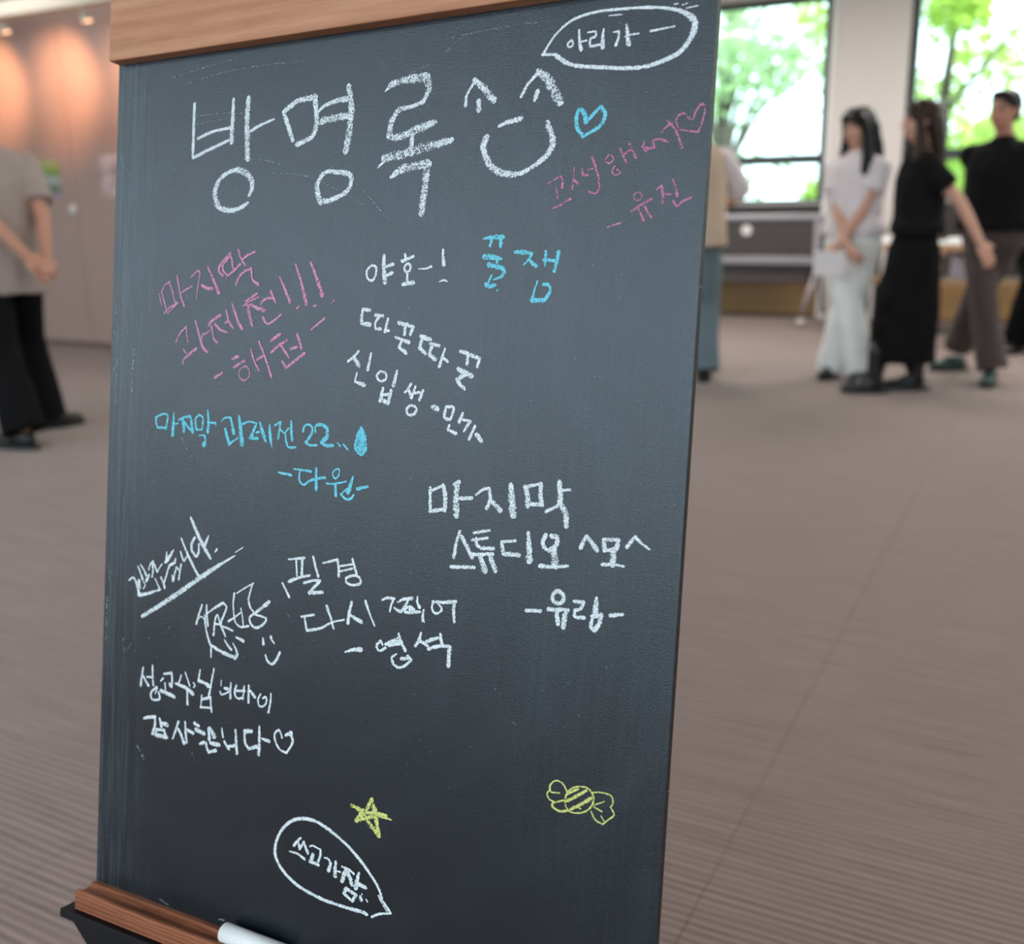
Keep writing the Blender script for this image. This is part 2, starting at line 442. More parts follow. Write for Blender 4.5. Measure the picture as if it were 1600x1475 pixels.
k.l(k.ramp(k.noise(k.coords(), 9, 3), [(0.35, (0.30, 0.24, 0.24)), (0.5, (0.60, 0.45, 0.46)), (0.65, (0.72, 0.60, 0.60))]), k.b.inputs['Base Color'])
def sheet(name, x0, x1, z0, z1, m, lab, cat='poster'):
    o = MB().bx(0, x1 - x0, -0.003, 0.0, 0, z1 - z0).build(name, m)
    o.location = (x0, YL - 0.001, z0); o['label'] = lab; o['category'] = cat
    return o
sheet('print', -7.275, -6.955, 1.165, 1.44, m_print, 'print of a green garden and pond pinned on the brown wall')
sheet('print', -6.50, -6.18, 1.16, 1.46, m_print2, 'pale pink print half hidden by the left edge of the blackboard')
sheet('paper_sheet', -7.62, -7.32, 1.27, 1.50, m_paper, 'plain white sheet on the wall behind the man with clasped hands', 'paper')
kn = thing('wall_knob', 'small round white knob on the brown wall below the garden print', 'knob', (-6.845, YL, 1.072))
MB().cyl((0, 0, 0), (0, -0.012, 0), 0.036, 0.034, 24).build('plate', m_white_trim, kn)
MB().cyl((0, -0.012, 0), (0, -0.028, 0), 0.022, 0.018, 24).build('button', m_white_trim, kn)

# ------------------------------------------------------------------ tables by the windows
m_alu = mat('grey_metal', (0.34, 0.31, 0.33), 0.35, metal=0.6)
m_tabdark = mat('dark_laminate', (0.055, 0.045, 0.045), 0.5)
m_lilac = mat('lilac_metal', (0.42, 0.37, 0.42), 0.4, metal=0.4)
m_caster = mat('caster_white', (0.7, 0.68, 0.64), 0.5)
m_rubber = mat('rubber', (0.02, 0.02, 0.02), 0.7)
def flip_table(x0, x1, y, label):
    t = thing('folding_table', label, 'table', ((x0 + x1) / 2, y, 0), group='folded tables under the left window')
    hw = (x1 - x0) / 2
    MB().bx(-hw, hw, -0.012, 0.012, 0.575, 0.885, bevel=0.004).build('tabletop', m_tabdark, t)
    MB().bx(-hw, hw, -0.03, 0.02, 0.886, 0.932, bevel=0.006).build('rail', m_alu, t)
    MB().bx(-hw, hw, -0.035, 0.02, 0.506, 0.572, bevel=0.006).build('rail', m_alu, t)
    MB().bx(-hw + 0.1, hw - 0.15, 0.03, 0.05, 0.34, 0.50).build('modesty_panel', m_tabdark, t)
    for s in (-1, 1):
        lx = s * (hw - 0.08)
        MB().box((lx, 0.0, 0.73), (0.05, 0.05, 0.34), bevel=0.005).build('post', m_lilac, t)
        lg = MB(); lg.cyl((lx + 0.02, -0.01, 0.51), (lx - 0.06, -0.20, 0.085), 0.02, 0.018, 12)
        lg.build('leg', m_lilac, t, smooth=True)
        lg = MB(); lg.cyl((lx + 0.04, 0.01, 0.51), (lx + 0.03, 0.24, 0.085), 0.02, 0.018, 12)
        lg.build('leg', m_lilac, t, smooth=True)
        for cx, cy in ((lx - 0.06, -0.20), (lx + 0.03, 0.24)):
            c = MB().cyl((cx - 0.028, cy, 0.032), (cx + 0.028, cy, 0.032), 0.032, seg=18).build('caster', m_caster, t)
            MB().box((cx, cy, 0.066), (0.045, 0.045, 0.036), bevel=0.006).build('caster_fork', m_rubber, c)
    return t
flip_table(-3.75, -1.84, 9.27, 'folded dark table with grey rails on white casters, under the left window')
st = MB().cyl((0, 0, 0), (0, -0.004, 0), 0.045, seg=24).build('sticker', m_paper)
st.location = (-2.54, 9.257, 0.80); st['label'] = 'round white sticker on the dark folded table'; st['category'] = 'sticker'

m_top = mat('white_laminate', (0.72, 0.75, 0.74), 0.3)
m_beech = mat('beech_edge', (0.45, 0.28, 0.16), 0.5)
t = thing('long_table', 'long pale table with a wooden shelf behind the standing group, under the right window', 'table', (-0.1, 8.75, 0))
MB().bx(-1.35, 1.7, -0.3, 0.3, 0.695, 0.72, bevel=0.004).build('tabletop', m_top, t)
MB().bx(-1.35, 1.7, -0.305, -0.30, 0.665, 0.715).build('edge', m_beech, t)
MB().bx(-1.28, 1.63, -0.22, 0.24, 0.405, 0.445, bevel=0.004).build('shelf', m_beech, t)
for lx in (-1.26, 1.6):
    for ly in (-0.24, 0.24):
        MB().bx(lx - 0.02, lx + 0.02, ly - 0.02, ly + 0.02, 0.0, 0.694).build('leg', m_rubber, t)
def loose(name, verts_fn, m, loc, lab, cat, group=None):
    o = verts_fn(MB()).build(name, m); o.location = loc; o['label'] = lab; o['category'] = cat
    if group: o['group'] = group
    return o
loose('paper_stack', lambda b: b.bx(-0.15, 0.15, -0.1, 0.1, 0, 0.035, bevel=0.003), m_paper, (-0.66, 8.62, 0.7205), 'thick white stack of paper on the table right of the woman in black', 'paper')
loose('paper_stack', lambda b: b.bx(-0.11, 0.11, -0.08, 0.08, 0, 0.04, bevel=0.003), m_paper, (-1.22, 8.60, 0.7205), 'small white stack of paper between the two standing women', 'paper')
bagm = mat('lilac_bag', (0.62, 0.60, 0.68), 0.6)
def wedge(b):
    b.prism([(-0.16, 0), (0.2, 0), (0.22, 0.025), (0.02, 0.09), (-0.15, 0.19)], -0.1, 0.1); return b
loose('bag', wedge, bagm, (-0.62, 8.70, 0.4455), 'pale lilac bag on the shelf of the long table', 'bag')
loose('pouch', lambda b: b.ball((0, 0, 0.035), (0.05, 0.06, 0.035), 16), mat('red_pouch', (0.45, 0.05, 0.06), 0.6), (-0.88, 8.62, 0.4455), 'small red pouch at the left end of the table shelf', 'pouch')
# ------------------------------------------------------------------ people
def ik(a, t, l1, l2, pole):
    d = t - a; L = d.length
    if L > (l1 + l2) * 0.995: t = a + d * ((l1 + l2) * 0.995 / L); d = t - a; L = d.length
    x = (l1 * l1 - l2 * l2 + L * L) / (2 * L); h = math.sqrt(max(0, l1 * l1 - x * x))
    dn = d / L; p = pole - dn * pole.dot(dn); p.normalize()
    return a + dn * x + p * h, t
def hand(mb, wrist, d, n, s, curl=0.35, side=1):
    d = d.normalized(); n = (n - d * n.dot(d)).normalized(); sd = d.cross(n) * side
    R = Matrix((sd, d, n)).transposed()
    mb.ball(wrist + d * 0.048 * s, (0.041 * s, 0.055 * s, 0.016 * s), 16, R)
    mb.ball(wrist + d * 0.078 * s, (0.039 * s, 0.02 * s, 0.012 * s), 14, R)
    mb.chain([wrist - d * 0.02 * s, wrist + d * 0.03 * s], [0.024 * s, 0.021 * s], 12)
    for off, ln in ((-0.030, 0.066), (-0.010, 0.080), (0.010, 0.086), (0.030, 0.076)):
        p = wrist + d * 0.085 * s + sd * off * s; pts = [p]; dd = (d + sd * off * 1.5).normalized()
        for j, fr_ in enumerate((0.42, 0.32, 0.26)):
            ang = curl * (0.7 + 0.5 * j)
            dd = (dd * math.cos(ang) + n * math.sin(ang)).normalized()
            p = p + dd * ln * fr_ * s; pts.append(p)
        mb.chain(pts, [0.0095 * s, 0.0088 * s, 0.008 * s, 0.0068 * s], 10)
    p = wrist + d * 0.022 * s + sd * 0.030 * s
    t1 = p + (sd * 0.75 + d * 0.7 + n * 0.35).normalized() * 0.036 * s
    t2 = t1 + (sd * 0.25 + d * 1.0 + n * 0.45).normalized() * 0.030 * s
    mb.chain([p, t1, t2], [0.014 * s, 0.0105 * s, 0.0085 * s], 10)

def figure(label, loc, face, H, feet, hands, skin, shirt, pants, shoes, hairm, hair='short', pole=None, palm=None,
           lean=(0, 0), head_yaw=0.0, head_tilt=0.0, build=1.0, female=False, leg_w=1.0, sleeve=0.62, long_skirt=False, boots=False, untucked=True, vest=None, curl=(0.35, 0.35), twist=0.0, foot_dir=None, shirt_hem=0.86):
    s = H / 1.70
    ang = math.atan2(-face[0], face[1])
    g = thing('person', label, 'person', (loc[0], loc[1], 0), ang)
    Mi = Matrix.Rotation(-ang, 3, 'Z')
    toL = lambda p: Mi @ (Vector(p) - Vector((loc[0], loc[1], 0)))
    feet = [toL((f[0], f[1], f[2] if len(f) > 2 else 0)) for f in feet]
    lx, ly = lean
    pel = Vector((lx * 0.2, ly * 0.2, 0.93 * s)); che = Vector((lx * 0.7, ly * 0.7, 1.24 * s)); nek = Vector((lx, ly, 1.42 * s))
    hd = Vector((lx * 1.05, ly * 1.1 + 0.025 * s, 1.58 * s))
    sw = (0.155 if female else 0.180) * s * build; hw = 0.088 * s
    rt = Vector((math.cos(twist), math.sin(twist), 0)); fw = Vector((-math.sin(twist), math.cos(twist), 0))
    body = MB()
    bw = build
    def ring(c, rx, ry, a=0.0): return (tuple(c), rx, ry, a)
    P = lambda z: pel.lerp(nek, (z - 0.93) / 0.49) if z > 0.93 else Vector((pel.x, pel.y, z * s))
    def pz(z): q = P(z); return Vector((q.x, q.y, z * s))
    torso = [ring(pz(0.84), 0.13 * s, 0.09 * s, 0), ring(pz(0.92), 0.165 * s * bw, 0.11 * s * bw, 0), ring(pz(1.04), (0.125 if female else 0.145) * s * bw, 0.095 * s * bw, twist * 0.4),
             ring(pz(1.14), 0.135 * s * bw, 0.10 * s * bw, twist * .7), ring(pz(1.26), 0.155 * s * bw, 0.108 * s * bw, twist), ring(pz(1.35), 0.15 * s * bw, 0.09 * s, twist),
             ring(pz(1.40), 0.11 * s, 0.065 * s, twist), ring(pz(1.44), 0.06 * s, 0.055 * s, twist)]
    body.loft(torso, 28)
    body.chain([nek + Vector((0, -0.005, 0)), nek.lerp(hd, 0.55)], [0.054 * s, 0.050 * s])
    # head
    hy = head_yaw
    HR = Matrix.Rotation(hy, 3, 'Z') @ Matrix.Rotation(head_tilt, 3, 'X')
    hp = lambda x, y, z: hd + HR @ Vector((x * s, y * s, z * s))
    body.ball(hp(0, -0.008, 0.025), (0.074 * s, 0.092 * s, 0.088 * s), 22, HR)
    body.ball(hp(0, 0.018, -0.035), (0.058 * s, 0.066 * s, 0.078 * s), 20, HR)
    body.ball(hp(0, 0.055, -0.078), (0.026 * s, 0.022 * s, 0.022 * s), 12, HR)
    body.chain([hp(0, 0.082, 0.012), hp(0, 0.100, -0.022)], [0.009 * s, 0.013 * s], 10)
    for sx_ in (-1, 1):
        body.ball(hp(sx_ * 0.075, -0.008, -0.005), (0.010 * s, 0.018 * s, 0.030 * s), 12, HR)
        body.ball(hp(sx_ * 0.036, 0.056, -0.028), (0.024 * s, 0.020 * s, 0.022 * s), 12, HR)
    sho, elb, wri = [], [], []
    for i, sx_ in enumerate((-1, 1)):
        S = Vector((nek.x, nek.y, 1.338 * s)) + rt * sx_ * sw
        T = toL(hands[i])
        pl = pole[i] if pole else Vector((sx_ * 0.25, -1, 0))
        E, T = ik(S, T, 0.285 * s, 0.255 * s, Vector(pl))
        sho.append(S); elb.append(E); wri.append(T)
        body.chain([Vector((nek.x, nek.y, 1.37 * s)) + rt * sx_ * 0.06 * s, S, S.lerp(E, 0.5), E, E.lerp(T, 0.35), T], [0.055 * s, 0.052 * s * bw, 0.044 * s * bw, 0.036 * s, 0.036 * s, 0.025 * s])
        hdn = (T - E).normalized()
        if palm: pn = Vector(palm[i][0]); hdv = (hdn + Vector(palm[i][1])).normalized()
        else: pn = Vector((-sx_, 0.2, 0)); hdv = hdn
        hand(body, T, hdv, pn, s * 0.98, curl[i], -sx_)
    ank, kne = [], []
    for i, sx_ in enumerate((-1, 1)):
        hip = Vector((pel.x + sx_ * hw, pel.y, 0.90 * s))
        A = feet[i] + Vector((0, 0, 0.085 * s))
        K, A = ik(hip, A, 0.43 * s, 0.41 * s, Vector((sx_ * 0.05, 1, 0)))
        ank.append(A); kne.append(K)
        body.chain([hip, hip.lerp(K, 0.5), K, K.lerp(A, 0.35), A], [0.088 * s * bw, 0.073 * s * bw, 0.054 * s, 0.052 * s, 0.037 * s])
    m_skin = mat('skin', skin, 0.55, spec=0.35)
    b = m_skin.node_tree.nodes['Principled BSDF']; b.inputs['Subsurface Weight'].default_value = 0.08; b.inputs['Subsurface Scale'].default_value = 0.02
    body.remesh('body', m_skin, g, 0.0068, 3)
    # face features
    for sx_ in (-1, 1):
        MB().ball(hp(sx_ * 0.031, 0.0815, 0.008), (0.014 * s, 0.006 * s, 0.0065 * s), 12, HR).build('eye', m_eye, g, smooth=True)
        MB().chain([hp(sx_ * 0.018, 0.087, 0.030), hp(sx_ * 0.046, 0.075, 0.031)], [0.004 * s, 0.003 * s], 8).build('eyebrow', hairm, g, smooth=True)
    MB().ball(hp(0, 0.0835, -0.057), (0.023 * s, 0.008 * s, 0.0085 * s), 12, HR).build('mouth', m_lip, g, smooth=True)
    # shirt
    sh = MB(); e = 0.022
    hem = shirt_hem
    sh.loft([ring(pz(hem), (0.185 + e) * s * bw, (0.125 + e) * s * bw), ring(pz(hem + 0.05), (0.183 + e) * s * bw, (0.125 + e) * s * bw), ring(pz(1.04), (0.158 + e) * s * bw, (0.115 + e) * s * bw, twist * .4),
             ring(pz(1.15), (0.158 + e) * s * bw, (0.115 + e) * s * bw, twist * .7), ring(pz(1.26), (0.166 + e) * s * bw, (0.112 + e) * s * bw, twist), ring(pz(1.35), (0.150 + e) * s * bw, (0.090 + e) * s, twist),
             ring(pz(1.40), 0.115 * s, 0.080 * s, twist), ring(pz(1.43), 0.070 * s, 0.068 * s, twist), ring(pz(1.448), 0.062 * s, 0.062 * s, twist)], 32, 2.2)
    for i, sx_ in enumerate((-1, 1)):
        a = Vector((nek.x, nek.y, 1.372 * s)) + rt * sx_ * 0.06 * s; S = sho[i]; E = elb[i]
        if sleeve <= 1:
            c = S.lerp(E, sleeve)
            sh.chain([a, S], [0.056 * s, 0.062 * s * bw])
            sh.cyl(S, c, 0.064 * s * bw, 0.074 * s * bw, 20)
        else:
            sh.chain([a, S, E, E.lerp(wri[i], sleeve - 1)], [0.062 * s, 0.063 * s * bw, 0.052 * s, 0.042 * s])
    so = sh.remesh('shirt', shirt, g, 0.0075, 4, noise=0.010)
    if vest:
        vb = MB(); e = 0.034
        vb.loft([ring(pz(hem - 0.03), (0.18 + e) * s * bw, (0.13 + e) * s * bw), ring(pz(1.04), (0.165 + e) * s * bw, (0.118 + e) * s * bw),
                 ring(pz(1.26), (0.158 + e) * s * bw, (0.114 + e) * s * bw), ring(pz(1.35), (0.165 + e) * s * bw, (0.095 + e) * s), ring(pz(1.405), 0.155 * s, 0.088 * s), ring(pz(1.432), 0.080 * s, 0.072 * s)], 32, 2.2)
        vb.remesh('vest', vest, g, 0.0075, 4, noise=0.006)
    # trousers / skirt
    tr_ = MB()
    waist = 1.03
    tr_.loft([ring(pz(0.80), 0.165 * s * bw, 0.115 * s * bw), ring(pz(0.88), 0.186 * s * bw, 0.132 * s * bw), ring(pz(0.96), 0.168 * s * bw, 0.120 * s * bw), ring(pz(waist), 0.148 * s * bw, 0.108 * s * bw)], 32, 2.2)
    if long_skirt:
        c = (ank[0] + ank[1]) / 2
        tr_.loft([ring((c.x * .6, c.y * 0.5, 0.19 * s), 0.172 * s, 0.195 * s), ring((c.x * .6, c.y * .5, 0.40 * s), 0.176 * s, 0.190 * s),
                  ring((c.x * .3, c.y * .3, 0.66 * s), 0.184 * s, 0.172 * s), ring(pz(0.88), 0.190 * s, 0.140 * s)], 36, 2.2)
        tg = MB()
        for i in range(2): tg.chain([Vector((kne[i].x, kne[i].y - 0.02, kne[i].z + 0.15 * s)), kne[i], kne[i].lerp(ank[i], 0.4), ank[i]], [0.074 * s, 0.060 * s, 0.053 * s, 0.042 * s], 16)
        tg.build('tights', pants, g, smooth=True)
    else:
        for i, sx_ in enumerate((-1, 1)):
            hip = Vector((pel.x + sx_ * hw, pel.y, 0.88 * s)); K, A = kne[i], ank[i]
            lw_ = leg_w
            low = K.lerp(A, 1.06 if not boots else 0.75)
            tr_.chain([hip, hip.lerp(K, 0.5), K], [0.100 * s * bw, 0.088 * s * lw_, 0.072 * s * lw_], 20)
            tr_.cyl(K, low, 0.072 * s * lw_, 0.078 * s * lw_ * (1.05 if lw_ > 1.05 else 0.85), 24)
    tr_.remesh('skirt' if long_skirt else 'trousers', pants, g, 0.0085, 4, noise=0.009)
    # shoes
    for i in range(2):
        A = ank[i]; fd = Vector((0, 1, 0)) if not foot_dir else (Mi @ Vector((*foot_dir[i], 0))).normalized()
        base = Vector((A.x, A.y, feet[i].z)); sd = Vector((-fd.y, fd.x, 0))
        R = Matrix((sd, fd, Vector((0, 0, 1)))).transposed()
        q = MB()
        q.ball(base + fd * 0.03 * s + Vector((0, 0, 0.05 * s)), (0.044 * s, 0.095 * s, 0.048 * s), 16, R)
        q.ball(base + fd * 0.115 * s + Vector((0, 0, 0.036 * s)), (0.047 * s, 0.085 * s, 0.036 * s), 16, R)
        if boots: q.chain([base + Vector((0, 0, 0.07 * s)), base + Vector((0, 0, 0.26 * s)).lerp(Vector((kne[i].x - base.x, kne[i].y - base.y, kne[i].z)), 0.0)], [0.048 * s, 0.054 * s], 16)
        sh_ = q.remesh('boot' if boots else 'shoe', shoes, g, 0.006, 2)
        for v in sh_.data.vertices:
            if v.co.z < feet[i].z + 0.012: v.co.z = feet[i].z + 0.012
        so_ = MB()
        for (cy, rx, ry) in ((-0.02, 0.043, 0.05), (0.115, 0.05, 0.088)):
            pts = []
        c = base + fd * 0.055 * s
        n = 24; top, bot = [], []
        for j in range(n):
            t_ = 2 * math.pi * j / n
            x = 0.050 * s * math.cos(t_) * (1.0 if math.sin(t_) > 0 else 0.86); y = 0.145 * s * math.sin(t_)
            p = c + sd * x + fd * y
            top.append(so_.bm.verts.new((p.x, p.y, feet[i].z + 0.020))); bot.append(so_.bm.verts.new((p.x, p.y, feet[i].z + 0.001)))
        for j in range(n): so_.bm.faces.new((top[j], top[(j + 1) % n], bot[(j + 1) % n], bot[j]))
        so_.bm.faces.new(top); so_.bm.faces.new(list(reversed(bot)))
        so_.build('sole', m_solerub, sh_)
    # hair
    hb_ = MB()
    if hair == 'short':
        hb_.ball(hp(0, -0.020, 0.042), (0.085 * s, 0.098 * s, 0.088 * s), 22, HR)
        hb_.ball(hp(0, 0.040, 0.088), (0.066 * s, 0.050 * s, 0.032 * s), 16, HR)
        hb_.ball(hp(0, -0.050, -0.015), (0.073 * s, 0.058 * s, 0.060 * s), 16, HR)
    else:
        hb_.ball(hp(0, -0.022, 0.038), (0.088 * s, 0.104 * s, 0.092 * s), 22, HR)
        L = 0.42 if hair == 'long' else 0.36
        ct = [hp(0, -0.065, 0.03), hp(0, -0.095, -0.10), hp(0, -0.105, -0.22), hp(0, -0.105, -L)]
        hb_.loft([((c.x, c.y, c.z), rx * s, ry * s, hy) for c, rx, ry in zip(reversed(ct), (0.06, 0.115, 0.105, 0.088), (0.022, 0.045, 0.055, 0.065))], 24)
        for sx_ in (-1, 1):
            hb_.chain([hp(sx_ * 0.050, 0.050, 0.085), hp(sx_ * 0.078, 0.028, 0.03), hp(sx_ * 0.084, 0.012, -0.06), hp(sx_ * 0.092, 0.010, -0.16), hp(sx_ * 0.098, 0.035, -0.26), hp(sx_ * 0.085, 0.055, -L + 0.02)],
                      [0.022 * s, 0.026 * s, 0.030 * s, 0.038 * s, 0.036 * s, 0.014 * s], 14)
        if hair == 'bangs': 
            for bx_ in (-0.045, -0.02, 0.01, 0.04):
                hb_.chain([hp(bx_ * 0.5, 0.055, 0.105), hp(bx_, 0.086, 0.062), hp(bx_ * 1.15, 0.092, 0.036)], [0.018 * s, 0.017 * s, 0.008 * s], 10)
        else:
            hb_.chain([hp(0, 0.02, 0.108), hp(-0.05, 0.068, 0.075)], [0.022 * s, 0.018 * s], 10)
            hb_.chain([hp(0, 0.02, 0.108), hp(0.05, 0.068, 0.075)], [0.022 * s, 0.018 * s], 10)
    hb_.remesh('hair', hairm, g, 0.0068, 3, noise=0.004, nscale=30)
    g['j'] = 0
    del g['j']
    return g, dict(wri=wri, elb=elb, sho=sho, hp=hp, HR=HR, s=s)

m_eye = mat('eye_dark', (0.02, 0.014, 0.012), 0.2)
m_lip = mat('lips', (0.45, 0.13, 0.12), 0.5)
m_solerub = mat('sole_rubber', (0.02, 0.025, 0.024), 0.6)
m_hair_black = mat('hair_black', (0.008, 0.007, 0.008), 0.5, spec=0.3)
m_hair_brown = mat('hair_brown', (0.022, 0.010, 0.007), 0.5, spec=0.3)
SK = (0.60, 0.35, 0.26); SK2 = (0.50, 0.26, 0.18)
c_white = cloth('white_cotton', (0.74, 0.68, 0.70)); c_whitep = cloth('white_denim', (0.80, 0.83, 0.81))
c_black = cloth('black_cotton', (0.010, 0.010, 0.011)); c_black2 = cloth('black_wool', (0.008, 0.008, 0.009))
c_grey = cloth('grey_shirting', (0.36, 0.305, 0.28)); c_brown = cloth('brown_grey_twill', (0.075, 0.058, 0.056))
c_beige = cloth('beige_knit', (0.52, 0.41, 0.31)); c_jean = cloth('faded_denim', (0.13, 0.18, 0.21))
m_shoe = mat('black_leather', (0.010, 0.010, 0.010), 0.3); m_shoe_g = mat('dark_green_shoe', (0.012, 0.04, 0.036), 0.35)

V3 = Vector
# woman in white, hands joined in front, holding a sheet of paper
face = (-0.22, -0.97)
w_g, w_d = figure('woman with black hair in white top and white trousers holding a paper', (-1.11, 6.34), face, 1.55,
    feet=[(-1.19, 6.40), (-1.00, 6.28)], hands=[(-1.16, 6.145, 0.80), (-1.10, 6.135, 0.795)], skin=SK, shirt=c_white, pants=c_whitep, shoes=m_shoe,
    hairm=m_hair_black, hair='bangs', female=True, leg_w=1.28, sleeve=0.55, head_yaw=-0.35, head_tilt=-0.05,
    pole=[(-0.8, -0.35, 0), (0.8, -0.35, 0)], palm=[((0.4, -1, 0), (0.6, 0.0, -0.5)), ((-0.4, -1, 0), (-0.5, 0.0, -0.5))], curl=(0.55, 0.5), shirt_hem=0.93)
ps = MB().box((0, 0, 0), (0.17, 0.002, 0.14)).build('paper_sheet', m_paper)
ps.location = (-1.18, 6.055, 0.70); ps.rotation_euler = (0.12, 0.05, 0.2)
ps['label'] = 'white paper sheet held by the woman dressed in white'; ps['category'] = 'paper'
MB().chain([w_d['wri'][1] + V3((0.018 * math.cos(t_), 0.0, 0.018 * math.sin(t_))) * 1.5 for t_ in (0, 1, 2, 3, 4, 5, 6.28)], [0.006] * 7, 8).build('wristwatch', m_shoe, w_g, smooth=True)

# woman in black, seen from the side
face = (-0.93, -0.36)
figure('woman with long brown hair in black top and long black skirt facing left', (-0.73, 6.04), face, 1.55,
    feet=[(-0.87, 5.93), (-0.68, 6.12)], hands=[(-0.36, 5.96, 0.76), (-0.66, 6.33, 0.78)], skin=SK, shirt=c_black, pants=c_black2, shoes=m_shoe,
    hairm=m_hair_brown, hair='long', female=True, sleeve=0.6, long_skirt=True, boots=True, head_yaw=0.0,
    pole=[(-0.3, -1.0, 0.1), (0.3, -1, 0)], foot_dir=[(-0.95, -0.3), (-0.95, -0.3)], curl=(0.3, 0.3), shirt_hem=0.95)

# man in black shirt walking to the left
face = (-0.45, -0.89)
figure('man in black short-sleeved shirt and grey-brown trousers at the right edge', (-0.38, 6.68), face, 1.63,
    feet=[(-0.56, 7.00), (-0.31, 6.48)], hands=[(-0.41, 6.93, 0.86), (-0.15, 6.92, 0.86)], skin=SK2, shirt=c_black, pants=c_brown, shoes=m_shoe_g,
    hairm=m_hair_black, hair='short', build=1.12, leg_w=1.12, sleeve=0.75, pole=[(-0.5, -1, 0), (0.5, -1, 0)], palm=[((0, -1, 0), (0.4, 0, 0)), ((0, -1, 0), (-0.4, 0, 0))],
    foot_dir=[(-0.8, -0.6), (-0.1, -1.0)], shirt_hem=0.90)

# person in black behind him
figure('person dressed all in black behind the man at the right edge', (-0.17, 7.92), (-0.3, -0.95), 1.70,
    feet=[(-0.24, 7.92), (-0.05, 7.90)], hands=[(-0.40, 7.90, 0.80), (0.08, 7.85, 0.80)], skin=SK2, shirt=c_black, pants=c_black2, shoes=m_shoe,
    hairm=m_hair_black, hair='short', leg_w=1.2, sleeve=1.7)

# person in beige vest, half behind the blackboard, back turned
figure('person in beige knit vest and faded jeans half hidden by the blackboard', (-1.96, 5.95), (-0.35, 0.93), 1.64,
    feet=[(-2.06, 5.93), (-1.86, 5.97)], hands=[(-2.20, 6.25, 0.98), (-1.92, 6.34, 1.02)], skin=SK, shirt=c_white, pants=c_jean, shoes=m_shoe,
    hairm=m_hair_black, hair='short', leg_w=1.15, sleeve=0.95, vest=c_beige, build=1.02, pole=[(-0.8, -0.5, -0.3), (0.8, -0.5, -0.3)])

# man at the left, hands clasped behind his back
figure('man in grey short-sleeved shirt with hands clasped behind his back', (-4.365, 3.16), (-0.985, 0.17), 1.60,
    feet=[(-4.13, 3.00), (-4.43, 3.35)], hands=[(-4.09, 3.13, 0.83), (-4.10, 3.21, 0.80)], skin=SK2, shirt=c_grey, pants=c_black2, shoes=m_shoe,
    hairm=m_hair_black, hair='short', build=1.08, leg_w=1.25, sleeve=0.72, pole=[(-1, -0.35, 0), (1, -0.35, 0)],
    palm=[((0, -1, 0.2), (0.7, -0.2, -0.2)), ((0, -1, 0.2), (-0.7, -0.2, -0.2))], curl=(0.6, 0.6), foot_dir=[(-1, -0.1), (0.3, 0.95)], shirt_hem=0.73, lean=(0, 0.0))

